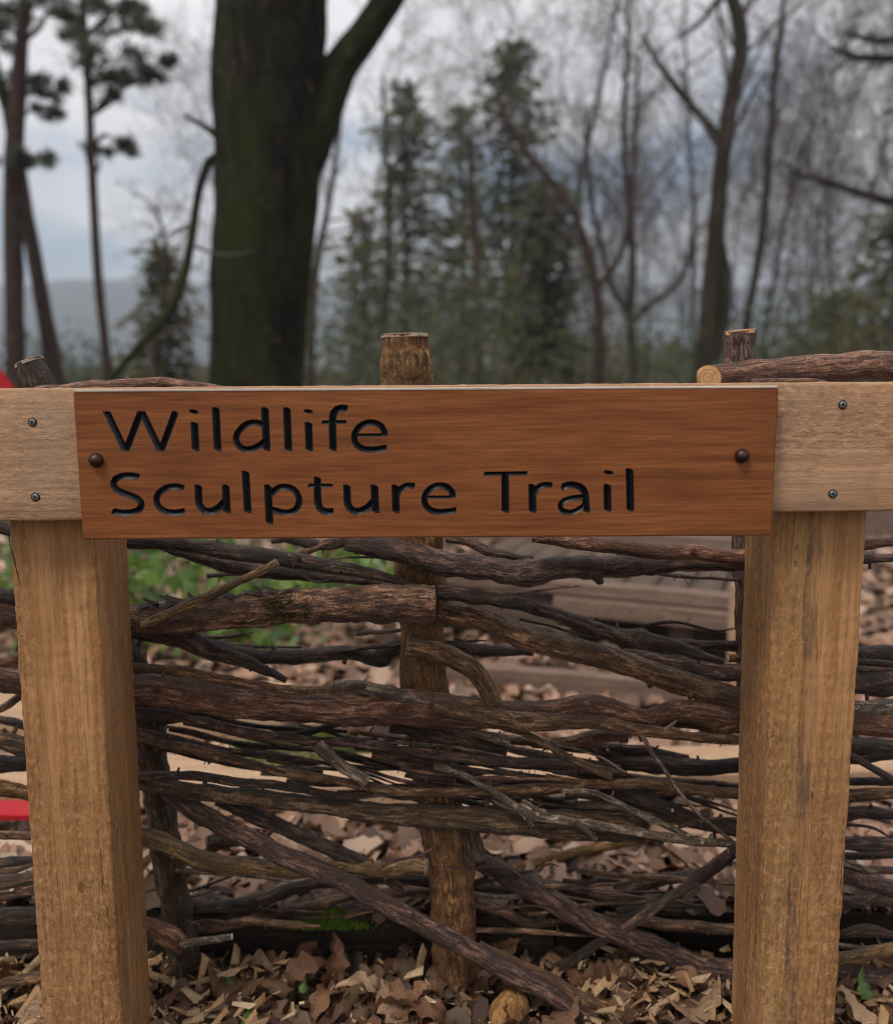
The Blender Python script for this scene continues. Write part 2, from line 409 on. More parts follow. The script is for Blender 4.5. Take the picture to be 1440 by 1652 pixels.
def leaf_mat(name, cols, rough=.6, island=True, spec=.3, bump=.0, trans=.0):
    n = NT(name)
    g = n.node('ShaderNodeNewGeometry')
    oi = n.node('ShaderNodeObjectInfo')
    src = g.outputs['Random Per Island'] if island else oi.outputs['Random']
    k = len(cols)
    c = n.ramp(src, [(i / (k - 1) if k > 1 else 0, cc) for i, cc in enumerate(cols)])
    o = n.obj()
    q = n.noise(o, 60 if island is False else 3, 4)
    c = n.mix(n.ramp(q, [(.35, (.6, .6, .6)), (.65, (0, 0, 0))]), c, n.mix(1.0, c, (.55, .55, .55), 'MULTIPLY'))
    if bump:
        sp = n.node('ShaderNodeSeparateXYZ'); n.link(o, sp.inputs[0])
        ve = n.math('SINE', n.math('MULTIPLY', n.math('SUBTRACT', sp.outputs[1], n.math('MULTIPLY', n.math('ABSOLUTE', sp.outputs[0]), .9)), 900.0))
        ve = n.math('POWER', n.math('ABSOLUTE', ve), 6.0)
        mid = n.math('LESS_THAN', n.math('ABSOLUTE', sp.outputs[0]), .0009)
        vv = n.math('MAXIMUM', n.math('MULTIPLY', ve, .5), mid)
        c = n.mix(n.math('MULTIPLY', vv, .55), c, n.mix(1.0, c, (1.5, 1.45, 1.4), 'MULTIPLY'))
        st = n.noise(o, 75, 5, .7)
        c = n.mix(n.ramp(st, [(.5, (0, 0, 0)), (.68, (.7, .7, .7))]), c, n.mix(1.0, c, (.35, .3, .28), 'MULTIPLY'))
        n.bump(n.math('ADD', n.noise(o, 220, 3), n.math('MULTIPLY', vv, .8)), bump * 1.6)
    if trans:
        tr = n.node('ShaderNodeBsdfTranslucent'); n.link(n.mix(1.0, c, (1.5, 1.6, 1.2), 'MULTIPLY'), tr.inputs['Color'])
        mx = n.node('ShaderNodeMixShader'); mx.inputs[0].default_value = trans
        n.link(n.p.outputs[0], mx.inputs[1]); n.link(tr.outputs[0], mx.inputs[2])
        n.link(mx.outputs[0], n.n['Material Output'].inputs['Surface'])
    return n.fin(c, rough, spec)
LEAFB = [(.095, .038, .016), (.18, .085, .042), (.26, .135, .07), (.12, .055, .028), (.32, .195, .115), (.06, .030, .018), (.20, .105, .06), (.10, .06, .045)]
M['leaf_litter'] = leaf_mat('leaf_litter', [(.17, .085, .05), (.42, .245, .16), (.52, .35, .25), (.22, .115, .07), (.60, .44, .33), (.06, .035, .025), (.46, .285, .195), (.11, .06, .038), (.36, .205, .13), (.045, .027, .02)])
M['leaf_brown'] = leaf_mat('leaf_brown', LEAFB, island=False, bump=.0008)
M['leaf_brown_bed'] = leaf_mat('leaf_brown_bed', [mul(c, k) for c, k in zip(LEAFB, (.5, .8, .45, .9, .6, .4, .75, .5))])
M['leaf_tan'] = leaf_mat('leaf_tan', [(.36, .22, .12), (.46, .31, .19)], island=False, bump=.0008)
M['leaf_green'] = leaf_mat('leaf_green', [(.055, .10, .022), (.09, .15, .035)], .4, island=False)
M['chip'] = leaf_mat('wood_chip', [(.52, .35, .19), (.40, .24, .115), (.60, .44, .28), (.33, .19, .09), (.48, .29, .13)], .8, island=False, bump=.001)
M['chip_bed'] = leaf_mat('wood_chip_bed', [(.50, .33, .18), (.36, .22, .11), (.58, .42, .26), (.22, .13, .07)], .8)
M['bush_leaf'] = leaf_mat('bush_leaf', [(.065, .11, .025), (.12, .20, .04), (.20, .31, .07), (.09, .15, .05)], .35, spec=.5, trans=.4)
M['evergreen'] = leaf_mat('evergreen_needles', [(.084, .090, .056), (.112, .116, .070), (.135, .135, .080), (.094, .102, .064)], .6, trans=.4)
M['pine'] = leaf_mat('pine_needles', [(.056, .066, .046), (.076, .086, .056), (.09, .096, .06)], .6, trans=.4)
M['olive'] = leaf_mat('olive_foliage', [(.115, .100, .046), (.145, .125, .056), (.092, .086, .042)], .6, trans=.4)
M['holly'] = leaf_mat('holly_leaf', [(.040, .056, .030), (.060, .078, .040), (.080, .098, .052)], .4, spec=.45, trans=.4)
M['moss_bright'] = leaf_mat('moss_bright', [(.14, .22, .012), (.20, .30, .02), (.08, .13, .01)], .8)
M['moss_dark'] = leaf_mat('moss_dark', [(.03, .045, .008), (.055, .075, .014)], .8)
M['moss_mound'] = leaf_mat('moss_mound', [(.12, .17, .035), (.17, .22, .05), (.09, .12, .03)], .85)

M['trunk_mossy'] = bark_mat('trunk_mossy', (.014, .012, .010), (.045, .038, .030), (.095, .080, .062), moss=((.050, .064, .017), .43), sc=.12, fleck=(.13, .10, .08), fleck_amt=.61, bump=.011, spec=.1, rough=.95)
M['trunk_grey'] = bark_mat('trunk_grey', (.022, .018, .016), (.048, .041, .036), (.08, .07, .06), sc=.15, bump=.004, spec=.15, rough=.88)
M['trunk_green'] = bark_mat('trunk_green', (.020, .016, .011), (.045, .037, .026), (.078, .066, .045), sc=.15, moss=((.066, .058, .022), .56), bump=.004, spec=.15, rough=.88)
M['trunk_pine'] = bark_mat('trunk_pine', (.036, .023, .018), (.075, .049, .038), (.12, .080, .064), sc=.15, bump=.005, spec=.12, rough=.9)
n = NT('twig'); M['twig'] = n.fin((.098, .080, .074), .85, .2)
n = NT('twig_light'); M['twig_light'] = n.fin((.13, .108, .088), .85, .2)

n = NT('red_sheet'); M['red'] = n.fin(n.mix(n.noise(n.obj(), 8, 3), (.34, .008, .012), (.44, .012, .018)), .5, .3)

# ------------------------------------------------------------------ ground, hills
def ground_z(x, y):
    d = max(0.0, y - 1.7)
    return (0.012 * mnoise.noise(Vector((x * 3.1, y * 3.1, 0))) + 0.05 * min(1, d / 4) * mnoise.noise(Vector((x * .5, y * .5, 3)))
            + (0.8 * mnoise.noise(Vector((x * .03, y * .03, 5))) * min(1, max(0, y - 15) / 40)))
n = NT('ground_soil'); o_ = n.obj()
c_ = n.ramp(n.noise(o_, 22, 8, .7), [(.3, (.035, .022, .015)), (.5, (.10, .062, .042)), (.68, (.20, .135, .10))])
far_ = n.ramp(n.noise(o_, .12, 5), [(.4, (.075, .06, .035)), (.6, (.11, .075, .05))])
sp_ = n.node('ShaderNodeSeparateXYZ'); n.link(o_, sp_.inputs[0])
c_ = n.mix(n.ramp(n.math('DIVIDE', sp_.outputs[1], 20.0), [(.25, (0, 0, 0)), (.8, (1, 1, 1))]), c_, far_)
n.bump(n.noise(o_, 60, 6, .7), .02)
M['soil'] = n.fin(c_, .95, .15)
mb = MB()
xs = sorted(set([-1500, -900, -500, -250, -120, -60, -30, -15] + [i * .5 for i in range(-16, 17)] + [i * .1 for i in range(-14, 15)] + [15, 30, 60, 120, 250, 500, 900, 1500]))
ys = sorted(set([-300, -100, -30, -10, -4, -2, -1, 0] + [i * .08 for i in range(8, 40)] + [3.5, 4, 4.5, 5, 6, 7, 8, 10, 12, 15, 18, 22, 27, 33, 40, 50, 65, 85, 120, 180, 260, 400, 650, 1000, 1500]))
V = [(x, y, ground_z(x, y)) for y in ys for x in xs]
nx = len(xs)
F = [(j * nx + i, j * nx + i + 1, (j + 1) * nx + i + 1, (j + 1) * nx + i) for j in range(len(ys) - 1) for i in range(nx - 1)]
mb.add(V, F)
tag(mb.build('ground', M['soil']), kind='structure')

n = NT('wooded_hillside'); o_ = n.obj()
c_ = n.ramp(n.noise(o_, .02, 8, .7), [(.35, (.030, .034, .022)), (.5, (.055, .05, .034)), (.66, (.08, .085, .045))])
n.bump(n.noise(o_, .09, 6, .7), 6)
M['hill'] = n.fin(c_, .95, .1)
mb = MB(); V = []; F = []
NXH = 120
prof = [(0, 0), (.12, .18), (.3, .45), (.5, .75), (.68, .95), (.8, 1.0), (1.0, .9)]
for j, (t, hh) in enumerate(prof):
    for i in range(NXH + 1):
        x = -1400 + 2800 * i / NXH
        ridge = 118 + 26 * mnoise.noise(Vector((x * .0022, 1.7, 0))) + 10 * mnoise.noise(Vector((x * .011, 4.2, 0))) - 18 * math.exp(-((x - 30) / 260) ** 2)
        V.append((x, 720 + 420 * t + 30 * mnoise.noise(Vector((x * .006, t * 3, 8))), -4 + ridge * hh + (6 * mnoise.noise(Vector((x * .03, t * 9, 2))) if t > 0 else 0)))
for j in range(len(prof) - 1):
    for i in range(NXH):
        a = j * (NXH + 1) + i
        F.append((a, a + 1, a + NXH + 2, a + NXH + 1))
mb.add(V, F)
tag(mb.build('hills', M['hill']), kind='structure')

HAZE = True
if HAZE:
    n = NT('haze_air'); n.n.remove(n.p)
    vol = n.n.new('ShaderNodeVolumePrincipled')
    vol.inputs['Density'].default_value = 0.0011
    vol.inputs['Color'].default_value = (.78, .87, 1.0, 1)
    vol.inputs['Anisotropy'].default_value = 0.2
    n.link(vol.outputs[0], n.n['Material Output'].inputs['Volume'])
    mb = MB()
    x0, x1, y0, y1, z0, z1 = -1600, 1600, -400, 1650, -12, 190
    V = [(x, y, z) for z in (z0, z1) for y in (y0, y1) for x in (x0, x1)]
    mb.add(V, [(0, 2, 3, 1), (4, 5, 7, 6), (0, 1, 5, 4), (2, 6, 7, 3), (0, 4, 6, 2), (1, 3, 7, 5)])
    tag(mb.build('haze', n.m, smooth=False), kind='stuff')

# ------------------------------------------------------------------ the trail sign
SIGN_Y, RAIL_Y, POST_Y = 0.985, 1.006, 1.042
sign = empty('trail_sign', (0, POST_Y + .05, 0), label='wooden trail sign on two square posts with engraved reddish brown board', cat='sign')

def timber(name, corners_bottom, corners_top, mat, seg=60, jit=.0006, seed=0, chamf=.004, axis=2, flip=False):
    """A rough-sawn square timber between two end rectangles (each 4 corners ccw seen from +axis); origin at its centre line start."""
    o0 = sum(corners_bottom, Vector()) / 4; mb_ = MB()
    V, F, prev = [], [], None
    def ringpts(cs):
        out = []
        for k in range(4):
            a, b, c_ = cs[k - 1], cs[k], cs[(k + 1) % 4]
            d1, d2 = (a - b).normalized(), (c_ - b).normalized()
            p1, p2 = b + d1 * chamf, b + d2 * chamf
            out += [p1, b + (d1 + d2) * chamf * .3, p2]
            for q in range(1, 5):
                out.append(p2.lerp(c_ + (b - c_).normalized() * chamf, q / 5))
        return out
    for i in range(seg + 1):
        t = i / seg
        cs = [corners_bottom[k].lerp(corners_top[k], t) for k in range(4)]
        ctr = sum(cs, Vector()) / 4
        for p in ringpts(cs):
            q = Vector(p) * 1.0
            out = (p - ctr); out[axis] = 0; out.normalize()
            w = mnoise.noise(Vector((p.x * 25 + seed, p.y * 25, p.z * 25))) + .9 * mnoise.noise(p * 130) + .5 * mnoise.noise(p * 330)
            V.append(p + out * w * jit - o0)
    m_ = len(V) // (seg + 1)
    for i in range(seg):
        for k in range(m_):
            k2 = (k + 1) % m_
            F.append((i * m_ + k, i * m_ + k2, (i + 1) * m_ + k2, (i + 1) * m_ + k))
    F.append(tuple(range(m_))[::-1]); F.append(tuple(range(seg * m_, seg * m_ + m_)))
    if flip: F = [f[::-1] for f in F]
    mb_.add(V, F)
    o = mb_.build(name, mat)
    o.location = o0
    keep(o, sign)
    return o

# posts: front faces measured at two heights
def post(xl0, xr0, xl1, xr1, mat, seed, depth=.108):
    z_b, z_t = -.35, .90
    top = lambda px: at(px, 860, POST_Y)
    bot = lambda px: at(px, 1640, POST_Y)
    def line(pt, pb, z):
        t = (z - pt.z) / (pb.z - pt.z)
        return pt.lerp(pb, t)
    L0, L1 = line(top(xl0), bot(xl1), z_t), line(top(xl0), bot(xl1), z_b)
    R0, R1 = line(top(xr0), bot(xr1), z_t), line(top(xr0), bot(xr1), z_b)
    D = Vector((0, depth, 0))
    return timber('post', [L1, R1, R1 + D, L1 + D], [L0, R0, R0 + D, L0 + D], mat, seg=300, jit=.0011, seed=seed, chamf=.0035)
post_left = post(15, 152, 68, 196, M['post_l'], 1.0)
post_right = post(1249, 1397, 1223, 1347, M['post_r'], 5.0)

# rail behind the board (one long plank, slightly deeper at its left end)
def railrect(px, py0, py1):
    a, b = at(px, py0, RAIL_Y), at(px, py1, RAIL_Y)
    D = Vector((0, .034, 0))
    b.x = a.x
    return [b, b + D, a + D, a]
rail = timber('rail', railrect(-420, 630, 846), railrect(1720, 614, 822), M['rail'], seg=240, jit=.0007, seed=9, chamf=.003, axis=0, flip=True)
tag(rail, label='pale sawn rail carrying the engraved board')

# sign board with the words carved into it as V grooves
TL, TR, BL, BR = at(116, 632, SIGN_Y), at(1257, 624, SIGN_Y), at(135, 870, SIGN_Y), at(1243, 865, SIGN_Y)
sb_c = (TL + TR + BL + BR) / 4
sb_rot = math.atan2(((TR - TL).normalized() + (BR - BL).normalized()).z, 2)
sb_w, sb_h, sb_t = ((TR - TL).length + (BR - BL).length) / 2, ((TL - BL).length + (TR - BR).length) / 2, .0195
RM = Matrix.Rotation(-sb_rot, 3, 'Y')
RMi = RM.inverted()
def sloc(px, py):                         # photo pixel -> board plane coordinates (x right, z up)
    p = RMi @ (at(px, py, SIGN_Y) - sb_c)
    return Vector((p.x, p.z))

def stroke(mb_, pts, w, depth_k=.50, cut0=None, cut1=None):
    """V-shaped groove along pts (2D, metres, board plane); board front at y=0, inside is +y.  The floor ramps up at both ends."""
    pts = [Vector(p) for p in pts]; e = w * .34
    acc = [0.0]
    for i in range(1, len(pts)): acc.append(acc[-1] + (pts[i] - pts[i - 1]).length)
    tot = acc[-1]
    e = min(e, tot * .4)
    def P(d):
        for i in range(1, len(pts)):
            if d <= acc[i] + 1e-9:
                return pts[i - 1].lerp(pts[i], (d - acc[i - 1]) / (acc[i] - acc[i - 1]))
        return pts[-1].copy()
    nmid = 1 if len(pts) == 2 else max(2, int((tot - 2 * e) / (w * .55)))
    ds = [0.0] + [e + (tot - 2 * e) * k / nmid for k in range(nmid + 1)] + [tot]
    nP = len(ds)
    eps = .0008; k = 1 + eps / (w * depth_k)
    V = []
    for i, d in enumerate(ds):
        p = P(d); t = (P(min(tot, d + .3 * e)) - P(max(0, d - .3 * e))).normalized()
        nr = Vector((-t.y, t.x)); nn = nr; hw = w / 2
        cut = cut0 if i == 0 else cut1 if i == nP - 1 else None
        if cut:
            nn = Vector(cut) * (1 if Vector(cut).dot(nr) > 0 else -1); hw = w / 2 / max(.3, abs(nn.dot(nr)))
        l, r_ = p + nn * hw * k, p - nn * hw * k
        dep = w * depth_k if 0 < i < nP - 1 else -eps * .7
        V += [(l.x, -eps, l.y), (r_.x, -eps, r_.y), (p.x, dep, p.y)]
    F = []
    for i in range(nP - 1):
        a, b = i * 3, i * 3 + 3
        F += [(a, a + 1, b + 1, b), (a + 1, a + 2, b + 2, b + 1), (a + 2, a, b, b + 2)]
    F += [(0, 2, 1), (nP * 3 - 3, nP * 3 - 2, nP * 3 - 1)]
    mb_.add(V, F, 1)

def smooth2(pts, n=7):
    return [Vector((p.x, p.y)) for p in catmull([Vector((p[0], p[1], 0)) for p in pts], [n] * (len(pts) - 1))]
HZ = (1, 0)
W0 = 25
# glyph strokes in half-pixels of the photo (x/2, 500+y/2): (kind, width, points)
G = []
def g_i(x0, y0, x1, y1, dx, dy): return [('s', W0, [(x0, y0), (x1, y1)]), ('d', 29, [(dx, dy - 8), (dx + 1, dy + 8)])]
def bowl(pts, w=20): return ('c', w, pts)
G.append(('W', [('s', 23, [(343, 325), (406, 457)]), ('s', 22, [(406, 457), (456, 325)]), ('s', 23, [(456, 325), (519, 457)]), ('s', 22, [(519, 457), (568, 325)])]))
G.append(('i', g_i(627, 360, 632, 457, 625, 328)))
G.append(('l', [('s', W0, [(696, 312), (703, 457)])]))
G.append(('d', [('s', W0, [(854, 312), (861, 457)]), bowl([(858, 376), (838, 366), (812, 364), (785, 376), (763, 405), (766, 432), (786, 449), (814, 448), (842, 434), (862, 416)])]))
G.append(('l', [('s', W0, [(925, 312), (931, 457)])]))
G.append(('i', g_i(995, 360, 998, 457, 994, 327)))
G.append(('f', [('c', 23, [(1075, 457), (1073, 400), (1073, 350), (1080, 327), (1099, 317), (1124, 319)]), ('s', 13, [(1036, 363), (1119, 362)])]))
G.append(('e', [('s', 11, [(1150, 404), (1246, 404)]), bowl([(1241, 408), (1236, 383), (1214, 366), (1186, 364), (1157, 379), (1143, 405), (1147, 430), (1168, 447), (1205, 451), (1249, 444)])]))
G.append(('S', [('c', 21, [(452, 540), (424, 535), (392, 537), (369, 551), (370, 574), (396, 590), (430, 602), (455, 619), (453, 641), (430, 652), (395, 655), (360, 648)])]))
G.append(('c', [bowl([(596, 577), (570, 570), (540, 573), (513, 591), (505, 616), (517, 640), (546, 653), (574, 654), (599, 648)])]))
def g_u(x): return [('c', 23, [(x, 562), (x + 1, 600), (x + 4, 630), (x + 22, 649), (x + 48, 648), (x + 72, 633), (x + 87, 616)]), ('s', W0, [(x + 88, 562), (x + 93, 657)])]
G.append(('u', g_u(640)))
G.append(('l', [('s', W0, [(792, 518), (800, 657)])]))
G.append(('p', [('s', W0, [(864, 562), (870, 693)]), bowl([(870, 600), (892, 577), (920, 571), (948, 580), (964, 606), (962, 632), (944, 650), (914, 654), (872, 642)])]))
G.append(('t', [('c', 23, [(1024, 537), (1024, 580), (1026, 622), (1036, 645), (1056, 652), (1078, 650)]), ('s', 13, [(992, 567), (1075, 567)])]))
G.append(('u', g_u(1119)))
G.append(('r', [('s', W0, [(1275, 562), (1278, 657)]), ('c', 19, [(1277, 604), (1290, 580), (1312, 567), (1340, 569)])]))
G.append(('e', [('s', 11, [(1372, 604), (1464, 604)]), bowl([(1461, 607), (1456, 584), (1434, 568), (1408, 567), (1382, 582), (1369, 606), (1373, 631), (1393, 648), (1428, 652), (1473, 646)])]))
G.append(('T', [('s', 14, [(1559, 529), (1702, 527)]), ('s', 25, [(1629, 526), (1630, 656)])]))
G.append(('r', [('s', W0, [(1716, 560), (1718, 656)]), ('c', 19, [(1718, 602), (1730, 578), (1752, 565), (1783, 566)])]))
G.append(('a', [('c', 22, [(1808, 574), (1838, 564), (1868, 570), (1886, 588), (1889, 620), (1892, 655)]), ('c', 17, [(1888, 603), (1850, 606), (1818, 616), (1806, 633), (1818, 650), (1848, 652), (1876, 637), (1890, 622)])]))
G.append(('i', g_i(1958, 560, 1960, 652, 1962, 524)))
G.append(('l', [('s', W0, [(2030, 510), (2033, 652)])]))

board_mb = MB()
bm = bmesh.new()
bmesh.ops.create_cube(bm, size=1.0)
bmesh.ops.scale(bm, vec=(sb_w, sb_t, sb_h), verts=bm.verts)
bmesh.ops.translate(bm, vec=(0, sb_t / 2, 0), verts=bm.verts)
bmesh.ops.bevel(bm, geom=list(bm.edges), offset=.0016, segments=2, affect='EDGES')
me = bpy.data.meshes.new('sign_board'); bm.to_mesh(me); bm.free()
me.materials.append(M['board']); me.materials.append(M['paint'])
board = bpy.data.objects.new('sign_board', me); C.objects.link(board)
board.location = sb_c; board.rotation_euler = RM.to_euler()
boxes = []
cutters = []
for ch, strokes in G:
    cmb = MB(); xs_ = []
    for kind, w, pts in strokes:
        P2 = [sloc(x / 2, 500 + y / 2) for x, y in pts]
        wm = size_px(sb_c, w / 2) * (1.07 if kind == 'c' else 1.01 if kind == 's' else 1.02)
        xs_ += [p.x for p in P2]
        if kind == 'c':
            stroke(cmb, smooth2(P2), wm)
        elif ch == 'W' :
            stroke(cmb, P2, wm, cut0=HZ, cut1=HZ)
        else:
            stroke(cmb, P2, wm)
    boxes.append((min(xs_) - .006, max(xs_) + .006, sloc(0, 500 + strokes[0][2][0][1] / 2).y))
    co = bpy.data.objects.new('cutter', cmb.mesh('cutter', [M['board'], M['paint']], False)); C.objects.link(co)
    co.location = board.location; co.rotation_euler = board.rotation_euler
    cutters.append(co)
for co in cutters:
    md = board.modifiers.new('carve', 'BOOLEAN'); md.operation = 'DIFFERENCE'; md.solver = 'EXACT'
    md.use_self = True; md.object = co; md.material_mode = 'INDEX'
    bpy.context.view_layer.update()
    carved = bpy.data.meshes.new_from_object(board.evaluated_get(bpy.context.evaluated_depsgraph_get()))
    board.modifiers.clear(); board.data = carved
for co in cutters:
    m_ = co.data; bpy.data.objects.remove(co); bpy.data.meshes.remove(m_)
# split the painted groove faces off, one object per letter
mid_z = sloc(600, 745).y
groups = {i: [] for i in range(len(G))}
keep_f = []
for p in carved.polygons:
    if p.material_index == 1:
        cx, cz = p.center.x, p.center.z
        best = None
        for i, (a, b, zt) in enumerate(boxes):
            if (i < 8) == (cz > mid_z):
                d = 0 if a <= cx <= b else min(abs(cx - a), abs(cx - b))
                if best is None or d < best[0]: best = (d, i)
        groups[best[1]].append(p.index)
    else: keep_f.append(p.index)
def submesh(src, idx, name, mat):
    used = {}; V = []; F = []
    for i in idx:
        f = []
        for v in src.polygons[i].vertices:
            if v not in used: used[v] = len(V); V.append(src.vertices[v].co.copy())
            f.append(used[v])
        F.append(tuple(f))
    m_ = bpy.data.meshes.new(name); m_.from_pydata(V, [], F); m_.materials.append(mat); m_.update()
    return m_
board.data = submesh(carved, keep_f, 'sign_board', M['board'])
keep(board, sign)
bpy.context.view_layer.update()
for i, (ch, _) in enumerate(G):
    if groups[i]:
        lo = bpy.data.objects.new('letter', submesh(carved, groups[i], 'letter', M['paint'])); C.objects.link(lo)
        lo.parent = board
mb = MB(); box(mb, (0, sb_t / 2 + .0002, sb_h / 2 + .0004), sb_w - .003, sb_t - .001, .0026, None, 0, .0008)  # added strip, sky glint along the board top painted into its pale colour
M['edge_glint'] = sawn_mat('painted_edge_glint', ((.40, .33, .27), (.52, .45, .38), (.62, .55, .48)), 0, bump=.0006, stain=.2, rough=.45, spec=.5)
te = mb.build('sky_glint_strip', M['edge_glint'], smooth=False); te.parent = board
tag(board, label='reddish brown board carved with the words Wildlife Sculpture Trail')

def dome(px, py, d_px, Y, name, mat, parent):
    p = at(px, py, Y); r = size_px(p, d_px) / 2
    mb_ = MB(); prof_ = [(.55, .0), (.55, -.35), (1.0, -.35), (1.02, -.55), (.93, -.9), (.7, -1.2), (.4, -1.38), (.0, -1.44)]
    V = []; F = []; S = 20
    for (a, yy) in prof_:
        for k in range(S):
            V.append((math.cos(2 * math.pi * k / S) * a * r, yy * r, math.sin(2 * math.pi * k / S) * a * r))
    for i in range(len(prof_) - 1):
        for k in range(S):
            k2 = (k + 1) % S
            F.append((i * S + k, (i + 1) * S + k, (i + 1) * S + k2, i * S + k2))
    mb_.add(V, F)
    o = mb_.build(name, mat); o.location = p + Vector((0, .001, 0)); return keep(o, parent)
dome(157, 742, 23, SIGN_Y, 'bolt_head', M['bronze'], sign)
dome(1195, 735, 23, SIGN_Y, 'bolt_head', M['bronze'], sign)

def screw(px, py, d_px, ang):
    p = at(px, py, RAIL_Y - .0012); r = size_px(p, d_px) / 2
    mb_ = MB(); S = 18; V = []; F = []
    prof_ = [(1.0, .0016), (1.0, 0.0), (.86, -.0006), (.5, -.0008)]
    for (a, yy) in prof_:
        for k in range(S):
            V.append((math.cos(2 * math.pi * k / S) * a * r, yy, math.sin(2 * math.pi * k / S) * a * r))
    for i in range(len(prof_) - 1):
        for k in range(S):
            k2 = (k + 1) % S
            F.append((i * S + k, (i + 1) * S + k, (i + 1) * S + k2, i * S + k2))
    F.append(tuple(range(3 * S, 4 * S))[::-1])
    mb_.add(V, F)
    o = mb_.build('screw', M['zinc'], smooth=False); o.location = p; keep(o, sign)
    mb2 = MB()
    for q in (0, 1):
        box(mb2, (0, -.0009 - q * .0001, 0), r * 1.15, .0004, r * .30, Matrix.Rotation(ang + q * math.pi / 2, 3, 'Y'))
    s_ = mb2.build('cross_slot', M['screw_hole'], smooth=False); s_.parent = o
    # countersunk dent around the head
    mb3 = MB(); V = []; F = []
    for (a, yy) in ((1.0, .0004), (1.35, .0009), (1.0, .0011)):
        for k in range(S):
            j = 1 + .18 * mnoise.noise(Vector((k * .9, px, 0)))
            V.append((math.cos(2 * math.pi * k / S) * a * r * (j if a > 1.1 else 1), yy, math.sin(2 * math.pi * k / S) * a * r * (j if a > 1.1 else 1)))
    for i in range(2):
        for k in range(S):
            k2 = (k + 1) % S
            F.append((i * S + k, (i + 1) * S + k, (i + 1) * S + k2, i * S + k2))
    mb3.add(V, F)
    d_ = mb3.build('screw_recess', M['screw_hole'], smooth=False); d_.parent = o
for a in ((52, 681, 11, .4), (57, 802, 11, .9), (1359, 653, 11, .2), (1343, 797, 11, .1)): screw(*a)

# drying crack down the left edge of the left post
mb = MB()
pts = [at(x, y, POST_Y - .0006) for x, y in ((13, 856), (18, 885), (24, 905), (28, 925), (32, 942))]
tube(mb, pts, [.0004, .0005, .0005, .0004, .0002], 5)
crack = mb.build('drying_crack', M['screw_hole']); keep(crack, sign)

# ------------------------------------------------------------------ the woven branch fence
FY = 1.26
fence = empty('woven_fence', (0, FY, 0), label='dead hedge fence of rough branches woven between bark covered stakes', cat='fence')

